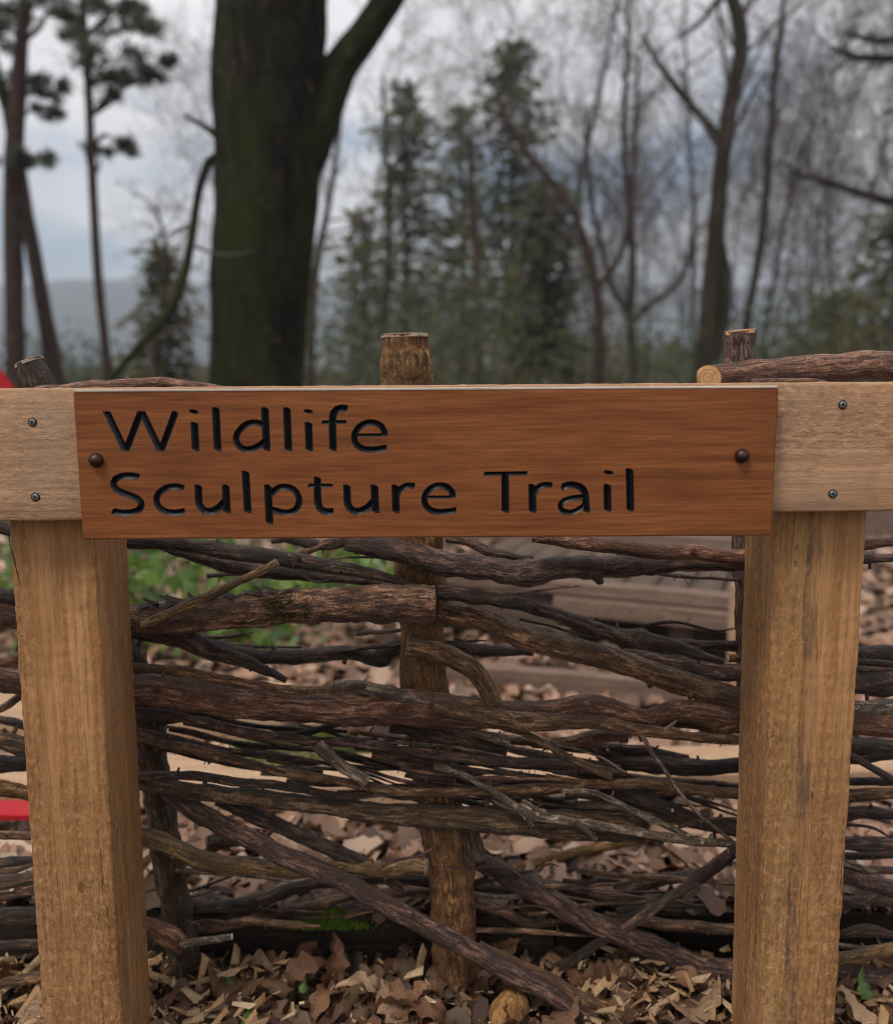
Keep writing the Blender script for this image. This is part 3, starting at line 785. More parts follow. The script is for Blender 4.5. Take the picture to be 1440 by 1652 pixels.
def stick(name, px, dia, Y, mat, cut=None, label=None, sides=18, wob=.0022, rough=.18, stubs=0, seg=.0045, cutmat='cut_pale', knots=(), slant=0.0):
    """px: control points in the photo; dia: one width or one per point (photo px); Y: distance or (start, end) distances."""
    nC = len(px)
    Ys = [Y] * nC if isinstance(Y, (int, float)) else [Y[0] + (Y[1] - Y[0]) * i / (nC - 1) for i in range(nC)]
    pts = [at(p[0], p[1], Ys[i]) for i, p in enumerate(px)]
    if isinstance(dia, (int, float)): dia = [dia] * nC
    rad = [size_px(p, d) / 2 for p, d in zip(pts, dia)]
    npr = [max(2, int((pts[i + 1] - pts[i]).length / seg)) for i in range(nC - 1)]
    path = catmull(pts, npr)
    rr = []
    for i, k in enumerate(npr):
        for q in range(k): rr.append(rad[i] + (rad[i + 1] - rad[i]) * q / k)
    rr.append(rad[-1])
    sd = rnd.random() * 50
    nP = len(path)
    out = []
    for i, p in enumerate(path):
        s_ = i * seg
        e = min(1, i / 4, (nP - 1 - i) / 4)
        w = wob * e * min(1.6, rr[i] / .008 + .4)
        out.append(p + Vector((0, mnoise.noise(Vector((s_ * 9, sd, 1))) * w * 1.5, mnoise.noise(Vector((s_ * 11, sd, 5))) * w + mnoise.noise(Vector((s_ * 34, sd, 9))) * w * .45)))
        rr[i] *= 1 + .09 * mnoise.noise(Vector((s_ * 13, sd, 11))) + .05 * mnoise.noise(Vector((s_ * 45, sd, 12)))
    for (kp, amp) in knots:                       # swellings
        for i in range(nP):
            d = (i / (nP - 1) - kp) * nP * seg
            rr[i] *= 1 + amp * math.exp(-(d / .011) ** 2)
    mb_ = MB()
    fr = tube(mb_, out, rr, sides, 0, rough=rough, seed=sd, capmat=0, rfreq=26)
    # side buds and snapped twig stubs
    for k in range(stubs):
        i = rnd.randint(3, max(3, nP - 4)); t, u, w_ = fr[i]
        a = rnd.uniform(0, 2 * math.pi)
        d = (u * math.cos(a) + w_ * math.sin(a)); d.y -= .25; d = (d.normalized() + t * rnd.uniform(-.8, .8)).normalized()
        r0 = min(.0042, rr[i] * rnd.uniform(.16, .34)); ln = rr[i] + rnd.uniform(.0015, .012)
        st = out[i]
        pp = [st, st + d * (rr[i] * .9), st + d * ln]
        tube(mb_, pp, [r0 * 1.5, r0 * 1.1, r0], 7, 0, rough=.15, seed=k + sd, capmat=1 if rnd.random() < .22 else 0)
    t0_, P0 = fr[0][0], out[0] + fr[0][0] * .008
    nrm = (-t0_ + (CAMP - out[0]).normalized() * slant).normalized()
    def trim(vs):                              # oblique saw cut across the first end
        return [tuple(Vector(v) - t0_ * ((Vector(v) - P0).dot(nrm) / t0_.dot(nrm))) if (Vector(v) - P0).dot(nrm) > 0 and (Vector(v) - out[0]).length < .12 else v for v in vs]
    if slant: mb_.v = trim(mb_.v)
    o = mb_.build(name, [mat, M[cutmat]])
    keep(o, fence)
    if label: o['label'] = label
    if cut:
        for which in cut:
            i, sgn = (0, -1) if which == 's' else (nP - 1, 1)
            t, u, w_ = fr[i]
            cm = MB(); S = 20; V = []; B = []; F = []
            for (q, dd) in ((0, .0016), (.45, .0016), (.96, .0011), (1.02, -.004)):
                for k in range(S):
                    a = 2 * math.pi * k / S
                    r_ = rr[i] * q * (1 + rough * .7 * mnoise.noise(Vector((math.cos(a) * 2, math.sin(a) * 2, sd))))
                    V.append(out[i] + t * sgn * dd + u * math.cos(a) * r_ + w_ * math.sin(a) * r_)
                    B.append(Vector((math.cos(a) * r_, math.sin(a) * r_, sd)))
            for j in range(3):
                for k in range(S):
                    k2 = (k + 1) % S
                    f = (j * S + k, (j + 1) * S + k, (j + 1) * S + k2, j * S + k2)
                    F.append(f if sgn > 0 else f[::-1])
            cm.add(V, F, 0, B)
            if slant and which == 's': cm.v = [tuple(Vector(v) - t0_ * .0012) for v in trim(cm.v)]
            c_ = cm.build('cut_end', M[cutmat]); c_.parent = o
    return o, out, rr

def moss_on(parent, path, rr, i0, i1, mat, nblades, size, side=Vector((0, -.5, .85))):
    mb_ = MB(); 
    for _ in range(nblades):
        i = rnd.randint(i0, i1); s_ = side + Vector((rnd.uniform(-.5, .5), rnd.uniform(-.6, .6), rnd.uniform(-.6, .6))); s_.normalize()
        b = path[i] + s_ * rr[i] * .97 + Vector((rnd.uniform(-.003, .003), 0, 0))
        d = (s_ + Vector((rnd.uniform(-.7, .7), rnd.uniform(-.7, .7), rnd.uniform(-.2, .7)))).normalized() * size * rnd.uniform(.5, 1.2)
        w_ = d.cross(Vector((rnd.random(), rnd.random(), rnd.random()))).normalized() * size * .16
        mb_.add([b - w_, b + w_, b + d], [(0, 1, 2)])
    m_ = mb_.build('moss', mat, smooth=False); m_.parent = parent; m_['kind'] = 'stuff'
    return m_

BD, BP, BR_, BB, BG, BY, BM, BT, BS, BST = (M['bark_' + k] for k in ('dark', 'purple', 'red', 'brown', 'grey', 'yellow', 'mossy', 'tan', 'stake', 'stripped'))
Fr, Fr2, Mid, Bk = 1.212, 1.198, 1.245, 1.305
# stakes
stick('stake', [(46, 583), (80, 660), (140, 860), (228, 1120), (250, 1250), (268, 1360), (288, 1480), (306, 1590), (312, 1640)], [46, 47, 50, 50, 50, 50, 50, 50, 50], FY, M['bark_olive'], cut='s', cutmat='cut_old', stubs=4, sides=26, rough=.2, label='leaning olive brown stake behind the left post')
stick('stake', [(653, 540), (655, 600), (668, 800), (680, 960), (684, 1100), (697, 1240), (716, 1330), (727, 1400), (731, 1490), (740, 1605), (744, 1660)], [78, 80, 80, 76, 74, 66, 74, 74, 72, 72, 72], FY, BS, cut='s', cutmat='cut_old', sides=30, rough=.10, knots=((.5, .14),), label='thick orange brown stake in the middle of the fence')
stick('stake', [(1193, 534), (1196, 600), (1203, 800), (1212, 1000), (1222, 1300), (1235, 1650)], [50, 51, 52, 52, 50, 50], FY, BP, cut='s', cutmat='cut_fresh', sides=22, rough=.12, label='dark stake with fresh cut top behind the right post')
# flaky tan bark left on the head of the middle stake
stick('bark_sleeve', [(654, 566), (655, 580), (656, 600), (659, 660)], [76, 80, 81, 82], FY - .002, BT, sides=40, rough=.12, wob=0, seg=.003, label='flaking tan bark round the stake head')
stick('split_wood', [(752, 1332), (757, 1355), (765, 1384)], [34, 36, 34], FY - .028, BM, sides=10, rough=.3, wob=0)
# top poles
stick('pole', [(1133, 610), (1200, 604), (1300, 597), (1400, 592), (1520, 588)], [40, 42, 44, 46, 48], (1.21, 1.24), BR_, cut='s', cutmat='cut_fresh', sides=24, rough=.09, stubs=2, slant=1.1, label='thick red brown pole with orange sawn end')
stick('branch', [(60, 634), (150, 626), (260, 619), (330, 624), (380, 632)], [22, 20, 17, 14, 10], 1.20, BR_, stubs=5, label='thin branch lying along the fence top')
stick('pale_batten', [(1212, 616), (1270, 614), (1330, 617)], [9, 9, 7], 1.07, BST, sides=8, label='thin stripped batten on the rail')
# upper branches
stick('branch', [(-60, 846), (0, 850), (60, 862), (205, 874), (283, 878), (367, 890), (467, 903), (530, 911), (597, 925), (650, 940), (692, 952)], [20, 22, 22, 22, 24, 27, 27, 24, 20, 15, 10], Fr, BD, stubs=6, label='dark barked branch under the left half of the board')
stick('branch', [(240, 872), (290, 888), (380, 915), (480, 926), (547, 932), (625, 946)], [12, 20, 26, 24, 16, 8], Mid, BD, stubs=3)
stick('branch', [(230, 1008), (280, 986), (333, 963), (390, 936), (446, 908)], [14, 16, 15, 13, 14], Fr2 - .045, BY, cut='e', cutmat='cut_old', stubs=3, sides=12, label='pale yellowish stick slanting over the thick log')
stick('branch', [(440, 925), (480, 898), (537, 870)], [10, 13, 13], Bk, BY, stubs=1)
lg, lp, lr = stick('log', [(-60, 985), (20, 990), (120, 997), (215, 998), (350, 990), (480, 977), (600, 973), (700, 975)], [44, 46, 48, 50, 56, 56, 57, 58], Fr2 - .01, BST, cut='e', cutmat='cut_old', sides=32, rough=.15, wob=.001, stubs=2, label='thick half stripped log with sawn end before the middle stake')
k = len(lp); moss_on(lg, lp, lr, int(k * .655), int(k * .74), M['moss_dark'], 700, .006, Vector((0, -1, .1)))
# lifting bark on the log
mbk = MB()
for _ in range(26):
    i = rnd.randint(int(k * .36), int(k * .68)); b = lp[i] + Vector((0, -.2, 1)).normalized() * lr[i]
    d = Vector((rnd.choice((-1, 1)) * rnd.uniform(.01, .03), rnd.uniform(-.004, .004), rnd.uniform(.001, .011)))
    w_ = Vector((0, -rnd.uniform(.006, .012), -rnd.uniform(.002, .006)))
    mbk.add([b, b + w_, b + d + w_ * .6, b + d * 1.1], [(0, 1, 2, 3)])
ob = mbk.build('lifted_bark', BD, smooth=False); ob.parent = lg
stick('branch', [(-60, 955), (0, 957), (30, 962), (120, 975), (210, 1004), (283, 1026), (333, 1046), (400, 1070), (462, 1098)], [22, 24, 24, 28, 34, 36, 30, 20, 10], Fr2 - .01, BD, stubs=5, label='black barked branch sagging behind the left post')
stick('branch', [(200, 1020), (300, 1032), (350, 1046), (400, 1057), (480, 1059), (563, 1055), (610, 1062), (645, 1043), (720, 1044), (780, 1049), (860, 1052)], [18, 22, 23, 23, 24, 23, 27, 24, 22, 21, 14], (Fr + .02, Bk), BD, stubs=6, knots=((.62, .45),), label='wavy dark branch passing behind the middle stake')
stick('branch', [(560, 873), (647, 889), (713, 904), (780, 917), (847, 925), (900, 917), (960, 918), (1040, 914), (1093, 909), (1200, 908), (1300, 905), (1440, 900), (1500, 899)], [30, 36, 40, 40, 38, 38, 36, 34, 30, 28, 22, 14, 12], Fr, BP, stubs=7, knots=((.3, .2), (.42, .15)), label='stout purplish branch under the right half of the board')
stick('twig_stub', [(840, 925), (850, 937), (856, 946)], [16, 12, 8], Fr - .012, BP, sides=9)
stick('twig_stub', [(955, 925), (966, 938), (968, 942)], [16, 13, 10], Fr - .012, BD, sides=9)
stick('branch', [(858, 866), (960, 878), (1060, 889), (1200, 897), (1330, 885), (1440, 873), (1510, 868)], [18, 24, 24, 24, 20, 16, 16], Fr - .03, BR_, stubs=4, label='smooth reddish branch just below the board')
stick('branch', [(720, 868), (760, 878), (797, 893), (860, 902)], [15, 16, 15, 11], Mid, BP, stubs=2)
stick('branch', [(438, 872), (470, 868), (520, 880), (560, 872)], [12, 18, 16, 20], Bk, BP, stubs=1)
stick('twig', [(1060, 925), (1110, 930), (1195, 937)], [8, 6, 5], Mid, BD, stubs=8, sides=8)
stick('branch', [(706, 956), (763, 960), (813, 970), (880, 987), (960, 1012), (1037, 1033), (1093, 1047), (1165, 1067)], [24, 26, 22, 22, 22, 24, 20, 10], Fr - .02, BD, stubs=8, knots=((.12, .3), (.7, .45), (.9, .3)), label='knobbly dark branch sloping down to the right post')
stick('branch', [(707, 985), (780, 1001), (847, 1027), (960, 1058), (1060, 1087), (1130, 1112), (1215, 1137)], [36, 38, 38, 38, 38, 40, 38], Fr, BT if False else BB, stubs=6, sides=20, rough=.12, label='rough brown branch sloping down to the right post')
stick('branch', [(1085, 1040), (1140, 1040), (1200, 1043), (1300, 1052), (1397, 1056), (1500, 1062)], [16, 18, 18, 22, 26, 26], Mid + .02, BD, stubs=2)
stick('branch', [(1005, 1052), (1060, 1068), (1120, 1078), (1195, 1082), (1300, 1092), (1397, 1102), (1500, 1100)], [14, 24, 28, 28, 34, 38, 38], Mid, BP, stubs=2, label='purple barked branch passing behind the right post')
stick('twig', [(1174, 1062), (1200, 1063), (1260, 1066)], [13, 13, 12], Fr - .04, BT, cut='s', cutmat='cut_pale', sides=12)
stick('branch', [(657, 1042), (690, 1047), (724, 1057), (757, 1076), (780, 1103), (796, 1135)], [33, 33, 33, 32, 32, 30], 1.195, BB, cut='s', cutmat='cut_old', sides=20, rough=.07, label='short bent branch hooked in front of the middle stake')
# main horizontal
stick('branch', [(-60, 1092), (30, 1098), (130, 1104), (230, 1111), (300, 1120), (383, 1135), (480, 1136), (560, 1140), (647, 1144), (730, 1148), (813, 1153), (900, 1150), (960, 1143), (1040, 1160), (1100, 1146), (1190, 1163), (1290, 1158), (1397, 1168), (1500, 1165)],
      [40, 40, 44, 48, 52, 52, 54, 58, 60, 56, 46, 44, 42, 36, 38, 40, 40, 42, 42], Fr2, BR_, stubs=7, sides=28, rough=.10, knots=((.24, .08), (.44, .08)), label='thickest red brown branch running the width of the fence')
stick('branch', [(700, 1140), (820, 1160), (900, 1167), (960, 1168), (1020, 1174), (1077, 1182), (1130, 1190), (1210, 1196)], [26, 30, 28, 24, 19, 18, 17, 16], Fr2 - .03, BB, stubs=5, sides=18, label='brown branch lying along the thickest branch')
stick('thorn', [(1068, 1180), (1080, 1172), (1092, 1161)], [9, 6, 2], Fr2 - .035, BG, sides=7)
stick('branch', [(215, 1077), (283, 1081), (367, 1098), (433, 1110), (500, 1114), (590, 1106)], [15, 17, 16, 15, 14, 8], Fr2 - .025, BB, stubs=4, label='thin brown branch on top of the thickest branch')
stick('branch', [(540, 1108), (580, 1108), (640, 1122), (700, 1136)], [12, 22, 20, 10], Fr2 - .012, BG, stubs=1)
stick('rotten_wood', [(1150, 1180), (1175, 1172), (1205, 1168)], [16, 30, 30], Fr2 - .005, BS, sides=10, rough=.4)
# twiggy middle band
stick('branch', [(215, 1146), (260, 1150), (317, 1163), (400, 1180), (480, 1192), (580, 1201), (660, 1210), (730, 1221), (847, 1229), (960, 1240), (1010, 1248)], [12, 13, 13, 15, 15, 15, 15, 16, 16, 14, 8], Fr - .01, BP, stubs=8, label='long thin purplish stick in the twiggy band')
stick('twig', [(236, 1168), (317, 1160), (380, 1178), (470, 1186), (540, 1170), (600, 1158)], [10, 10, 12, 11, 10, 9], Mid, BD, stubs=7, sides=9)
stick('twig', [(240, 1143), (320, 1152), (420, 1172), (560, 1180)], [10, 10, 9, 7], Mid + .01, BD, stubs=7, sides=9)
stick('branch', [(222, 1188), (250, 1194), (293, 1204), (367, 1224), (420, 1237), (480, 1250), (597, 1269), (663, 1277), (763, 1277), (860, 1272), (960, 1266), (1060, 1266), (1195, 1280), (1300, 1282), (1440, 1280), (1500, 1280)], [14, 16, 17, 16, 15, 15, 15, 15, 16, 16, 16, 17, 18, 18, 18, 18], Fr - .018, BB, stubs=10, label='long brown stick crossing the twiggy band')
stick('twig', [(250, 1190), (310, 1196), (360, 1212), (400, 1226), (460, 1248)], [5, 5, 4, 4, 3], Fr - .03, BD, stubs=6, sides=7)
stick('branch', [(222, 1253), (300, 1251), (400, 1262), (480, 1273), (560, 1285), (640, 1280)], [14, 15, 15, 14, 12, 8], Fr - .022, BD, stubs=7)
stick('log', [(222, 1262), (283, 1271), (367, 1281), (480, 1295), (613, 1312), (690, 1318), (747, 1321), (840, 1328), (930, 1333), (1000, 1334), (1040, 1337)], [24, 26, 26, 26, 34, 38, 40, 42, 46, 48, 44], Fr - .005, BM, stubs=5, sides=22, rough=.12, cut='e', cutmat='cut_old', label='mossy straight pole below the twiggy band')
stick('branch', [(700, 1236), (740, 1250), (790, 1275), (830, 1300), (857, 1314), (900, 1322), (960, 1330), (1040, 1345), (1110, 1356), (1200, 1364)], [10, 11, 11, 13, 15, 15, 15, 15, 14, 12], Fr - .035, BG, stubs=8, label='silver grey forked stick across the pole end')
stick('twig', [(838, 1306), (850, 1320), (858, 1333)], [12, 11, 8], Fr - .04, BG, sides=8)
stick('twig', [(925, 1325), (945, 1340), (960, 1355)], [11, 11, 9], Fr - .04, BG, sides=8)
stick('twig', [(842, 1292), (890, 1318), (960, 1345)], [7, 9, 6], Fr - .03, BG, sides=8, stubs=2)
stick('branch', [(905, 1275), (963, 1283), (1027, 1312), (1060, 1325), (1127, 1357)], [8, 10, 11, 11, 9], Fr - .03, BG, stubs=5)
stick('branch', [(950, 1268), (985, 1276), (1027, 1287), (1093, 1312), (1150, 1332), (1200, 1344)], [20, 24, 26, 26, 22, 18], Fr, BD, stubs=4, label='blackened branch with pale flecks beside the right post')
stick('twig', [(1093, 1335), (1130, 1325), (1200, 1322)], [6, 9, 8], Fr - .03, BD, sides=8, stubs=3)
stick('branch', [(512, 1200), (530, 1218), (550, 1236), (592, 1262)], [22, 22, 20, 20], Fr - .028, BG, sides=14, label='short grey stick slanting down over the band')
stick('branch', [(630, 1165), (690, 1176), (760, 1192), (818, 1206)], [30, 32, 30, 26], Fr + .005, BD, cut='e', cutmat='cut_old', sides=18, label='dark short log with silvered end under the thickest branch')
stick('branch', [(745, 1180), (790, 1188), (822, 1200)], [12, 14, 13], Fr - .012, BG, sides=10)
stick('branch', [(600, 1215), (660, 1225), (720, 1238), (760, 1255), (800, 1275)], [18, 26, 26, 22, 14], Mid - .02, BM, stubs=2)
stick('branch', [(875, 1202), (920, 1195), (965, 1187), (1012, 1190)], [17, 18, 20, 18], Mid, BB, cut='s', cutmat='cut_old', stubs=1)
stick('branch', [(965, 1230), (1043, 1232), (1100, 1238), (1195, 1236), (1300, 1225), (1440, 1212), (1500, 1208)], [18, 28, 26, 24, 24, 26, 26], Mid, BD, stubs=3, label='dark straight branch running behind the right post')
stick('branch', [(805, 1172), (850, 1185), (900, 1212), (940, 1232), (985, 1254)], [10, 11, 12, 12, 12], Fr - .026, BB, stubs=3)
stick('branch', [(810, 1205), (880, 1218), (940, 1230), (1000, 1238)], [12, 15, 12, 8], Fr, BM, stubs=4)
stick('twig', [(645, 1240), (720, 1250), (800, 1256), (920, 1258)], [5, 5, 6, 5], Fr - .03, BR_, sides=7, stubs=2)
stick('twig', [(880, 1252), (920, 1260), (1000, 1262)], [10, 9, 6], Fr - .02, BT, sides=8)
stick('twig', [(895, 1200), (940, 1212), (975, 1225), (1008, 1246)], [4, 4, 4, 3], Fr - .03, BG, sides=6)
stick('twig', [(1035, 1185), (1050, 1212), (1070, 1240), (1088, 1268), (1110, 1297), (1140, 1325), (1187, 1362)], [8, 7, 7, 6, 6, 6, 6], Fr - .05, BG, sides=8, label='thin pale bramble stem hanging beside the right post')
stick('twig', [(1200, 1172), (1185, 1180), (1168, 1195), (1160, 1206)], [2, 2, 2, 1.5], Fr - .06, BT, sides=5)
for q in range(44):                                        # fine twigs caught in the band
    x = rnd.uniform(200, 1060); y = 1150 + (x - 200) * .10 + rnd.uniform(-10, 110); ln = rnd.uniform(70, 260); sl = rnd.uniform(.02, .28)
    stick('twig', [(x, y), (x + ln * .35, y + ln * .35 * sl + rnd.uniform(-4, 4)), (x + ln * .7, y + ln * .7 * sl + rnd.uniform(-5, 5)), (x + ln, y + ln * sl + rnd.uniform(-6, 6))], [rnd.uniform(4, 8)] * 3 + [2.5], rnd.uniform(Fr - .02, Bk), rnd.choice((BD, BD, BP, BB, BG)), sides=7, stubs=rnd.randint(1, 5), seg=.009)
# lower diagonals
stick('branch', [(270, 1275), (333, 1317), (400, 1353), (480, 1390), (580, 1436), (680, 1490), (747, 1526), (813, 1563), (880, 1600), (947, 1645), (1010, 1690)], [30, 30, 31, 32, 31, 32, 32, 32, 31, 30, 30], (Fr, 1.15), BP, stubs=9, sides=18, rough=.13, label='long dark diagonal branch down to the ground')
stick('branch', [(352, 1288), (417, 1319), (480, 1347), (530, 1368), (590, 1398), (650, 1436)], [22, 24, 24, 23, 21, 12], Fr + .010, BD, stubs=5, label='shorter dark branch above the long diagonal')
stick('branch', [(770, 1528), (820, 1552), (870, 1577), (960, 1622), (1060, 1660)], [20, 25, 26, 26, 26], (Fr - .01, 1.16), BB, stubs=3, sides=14)
stick('branch', [(745, 1380), (768, 1386), (813, 1409), (880, 1448), (960, 1488), (1060, 1531), (1127, 1556), (1180, 1563), (1270, 1568), (1350, 1574), (1440, 1580), (1510, 1580)], [24, 28, 33, 34, 35, 36, 35, 34, 34, 34, 34, 34], (1.29, 1.225), BP, stubs=7, sides=18, rough=.09, label='long smooth branch curving behind the right post')
stick('branch', [(215, 1345), (250, 1357), (283, 1371), (333, 1390), (400, 1396), (480, 1404), (560, 1399), (630, 1402), (690, 1398)], [28, 30, 31, 30, 26, 24, 23, 25, 27], Fr + .006, BY, stubs=4, sides=18, cut='e', cutmat='cut_old', label='yellowish branch ending at the middle stake')
stick('log_stub', [(338, 1362), (365, 1352), (400, 1346)], [28, 30, 28], Bk, BM, cut='s', cutmat='cut_old')
stick('twig', [(285, 1404), (367, 1408), (420, 1413), (470, 1422)], [9, 11, 10, 7], Mid, BG, stubs=4, sides=9)
stick('branch', [(285, 1452), (350, 1464), (417, 1451), (480, 1430), (560, 1422), (640, 1416), (740, 1426)], [18, 21, 21, 20, 20, 22, 20], Bk - .01, BD, stubs=3)
stick('branch', [(300, 1500), (383, 1488), (430, 1474), (500, 1462), (570, 1445), (640, 1438), (700, 1442)], [14, 17, 16, 15, 14, 16, 14], Bk, BB, stubs=2)
stick('branch', [(225, 1488), (255, 1503), (280, 1515), (296, 1528)], [26, 32, 34, 30], Mid - .04, BR_, stubs=1, sides=16)
stick('stick', [(292, 1524), (330, 1518), (374, 1511)], [13, 13, 10], Fr - .03, BG, cut='e', cutmat='cut_pale', sides=10)
stick('branch', [(745, 1440), (767, 1453), (815, 1470), (845, 1487), (870, 1490), (920, 1485)], [15, 16, 16, 17, 16, 8], Bk, BST, stubs=2)
stick('branch', [(740, 1428), (813, 1433), (880, 1427), (960, 1446), (1006, 1455), (1024, 1436), (1060, 1420), (1130, 1408)], [18, 20, 20, 20, 20, 20, 22, 16], Bk + .01, BM, stubs=3)
stick('branch', [(975, 1478), (1060, 1490), (1120, 1495), (1200, 1499)], [14, 18, 18, 18], Bk - .02, BB, stubs=2)
stick('branch', [(1006, 1500), (1040, 1475), (1077, 1450), (1127, 1413), (1160, 1388), (1200, 1360)], [15, 15, 15, 15, 14, 13], Fr, BP, stubs=5, label='thin stick rising to the right post')
stick('twig', [(1008, 1482), (1045, 1462), (1085, 1438)], [9, 9, 7], Mid, BD, sides=8)
stick('twig', [(1128, 1424), (1155, 1405), (1185, 1380)], [8, 9, 8], Mid, BD, sides=8, stubs=2)
stick('branch', [(705, 1650), (780, 1618), (830, 1600), (877, 1574), (925, 1548), (980, 1514)], [20, 20, 19, 19, 18, 16], 1.25, BD, stubs=3, label='dark stick poking up through the chips')
for q in range(16):
    x = rnd.uniform(220, 1050); y = rnd.uniform(1395, 1500); ln = rnd.uniform(90, 280); sl = rnd.uniform(-.16, .16)
    stick('twig', [(x, y), (x + ln * .35, y + ln * .35 * sl + rnd.uniform(-6, 6)), (x + ln * .7, y + ln * .7 * sl + rnd.uniform(-6, 6)), (x + ln, y + ln * sl + rnd.uniform(-6, 6))], [rnd.uniform(5, 12)] * 3 + [3], rnd.uniform(Mid, Bk), rnd.choice((BD, BD, BP, BB, BG, BST)), sides=8, stubs=rnd.randint(1, 4))
for q in range(34):                                        # medium rods laid in the middle rows
    x = rnd.uniform(190, 980); y = rnd.uniform(1140, 1300) + (x - 600) * .06; ln = rnd.uniform(160, 420); sl = rnd.uniform(-.02, .22); d_ = rnd.uniform(7, 15)
    if y > 1300: y = 1300 - (y - 1300)
    stick('branch', [(x, y), (x + ln * .3, y + ln * .3 * sl + rnd.uniform(-7, 7)), (x + ln * .65, y + ln * .65 * sl + rnd.uniform(-8, 8)), (x + ln, y + ln * sl + rnd.uniform(-8, 8))], [d_ * .8, d_, d_ * .9, d_ * .45], rnd.uniform(Fr + .01, Bk), rnd.choice((BD, BD, BP, BB, BR_, BG, BM)), sides=10, stubs=rnd.randint(1, 5))
for q in range(30):                                        # thin dark twigs tangled through the rows
    x = rnd.uniform(200, 1050); y = rnd.choice((rnd.uniform(1120, 1310), rnd.uniform(1120, 1310), rnd.uniform(1390, 1500), rnd.uniform(890, 1060))); ln = rnd.uniform(60, 220); sl = rnd.choice((rnd.uniform(-.12, .3), rnd.uniform(-.5, .6)))
    if abs(sl) > .3: ln *= .5
    stick('twig', [(x, y), (x + ln * .3, y + ln * .3 * sl + rnd.uniform(-8, 8)), (x + ln * .7, y + ln * .7 * sl + rnd.uniform(-9, 9)), (x + ln, y + ln * sl + rnd.uniform(-8, 8))], [rnd.uniform(4, 7)] * 2 + [4, 2], rnd.uniform(Fr - .03, Bk), rnd.choice((BD, BD, BD, BP, BG)), sides=7, stubs=rnd.randint(2, 7))
for q in range(12):
    x = rnd.choice((rnd.uniform(-60, -10), rnd.uniform(1330, 1390))); y = rnd.uniform(1130, 1520); ln = rnd.uniform(70, 170)
    stick('branch', [(x, y), (x + ln * .5, y + rnd.uniform(-10, 10)), (x + ln, y + rnd.uniform(-22, 22))], [rnd.uniform(6, 15)] * 2 + [5], rnd.uniform(Fr, Bk), rnd.choice((BD, BP, BB, BM)), sides=9, stubs=2)
for q in range(7):
    x = rnd.uniform(205, 900); y = rnd.uniform(880, 1060); ln = rnd.uniform(120, 300); sl = rnd.uniform(-.1, .22)
    stick('twig', [(x, y), (x + ln * .5, y + ln * .5 * sl + rnd.uniform(-8, 8)), (x + ln, y + ln * sl)], [8, 7, 3], rnd.uniform(Mid, Bk), rnd.choice((BD, BP)), sides=8, stubs=4)
# left of the left post and right of the right post
L = [((-50, 1150), (0, 1143), (36, 1120), 13, BB, Fr), ((-50, 1150), (0, 1162), (45, 1172), 13, BP, Mid), ((-50, 1190), (0, 1195), (50, 1207), 32, BM, Fr),
     ((-50, 1232), (0, 1233), (60, 1230), 26, BD, Mid), ((-50, 1262), (0, 1270), (62, 1285), 25, BT, Fr), ((-50, 1398), (0, 1394), (70, 1388), 17, BD, Mid),
     ((-50, 1424), (0, 1422), (75, 1412), 22, BM, Fr), ((-50, 1455), (0, 1449), (70, 1435), 13, BP, Fr), ((-50, 1478), (0, 1480), (80, 1485), 26, BM, Mid),
     ((-50, 1525), (0, 1524), (90, 1522), 14, BD, Fr), ((-50, 1596), (0, 1588), (80, 1572), 17, BB, Fr - .02)]
Rr = [((1330, 1060), (1397, 1070), (1500, 1076), 12, BD, Fr), ((1330, 1078), (1397, 1080), (1500, 1078), 14, BST, Bk), ((1330, 1140), (1397, 1142), (1500, 1132), 24, BG, Fr - .01),
      ((1330, 1200), (1397, 1205), (1500, 1206), 26, BM, Mid), ((1340, 1202), (1400, 1235), (1480, 1285), 12, BP, Fr - .02), ((1330, 1258), (1397, 1260), (1500, 1262), 14, BD, Mid),
      ((1330, 1308), (1397, 1312), (1500, 1320), 15, BD, Fr), ((1330, 1358), (1397, 1362), (1500, 1364), 22, BP, Fr), ((1330, 1382), (1397, 1381), (1500, 1376), 12, BD, Mid),
      ((1330, 1388), (1380, 1398), (1410, 1410), 12, BG, Fr - .01), ((1330, 1402), (1397, 1402), (1500, 1406), 12, BP, Fr), ((1330, 1404), (1390, 1420), (1500, 1452), 27, BP, Fr - .02),
      ((1330, 1458), (1397, 1455), (1500, 1452), 16, BM, Mid), ((1330, 1552), (1390, 1541), (1500, 1512), 20, BY, Fr), ((1330, 1520), (1390, 1530), (1500, 1555), 9, BG, Mid)]
for a, b, c_, d, m_, Y in L + Rr:
    stick('branch', [a, b, c_], [d, d * rnd.uniform(.95, 1.1), d * rnd.uniform(.85, 1.05)], Y, m_, stubs=rnd.randint(0, 3))
stick('twig', [(1355, 1330), (1385, 1332), (1410, 1338), (1437, 1352)], [4, 5, 5, 3], Fr - .03, BD, sides=7, stubs=3)
stick('bark_slab', [(1345, 1612), (1400, 1611), (1450, 1610)], [12, 16, 14], 1.22, BG, sides=8, rough=.3)

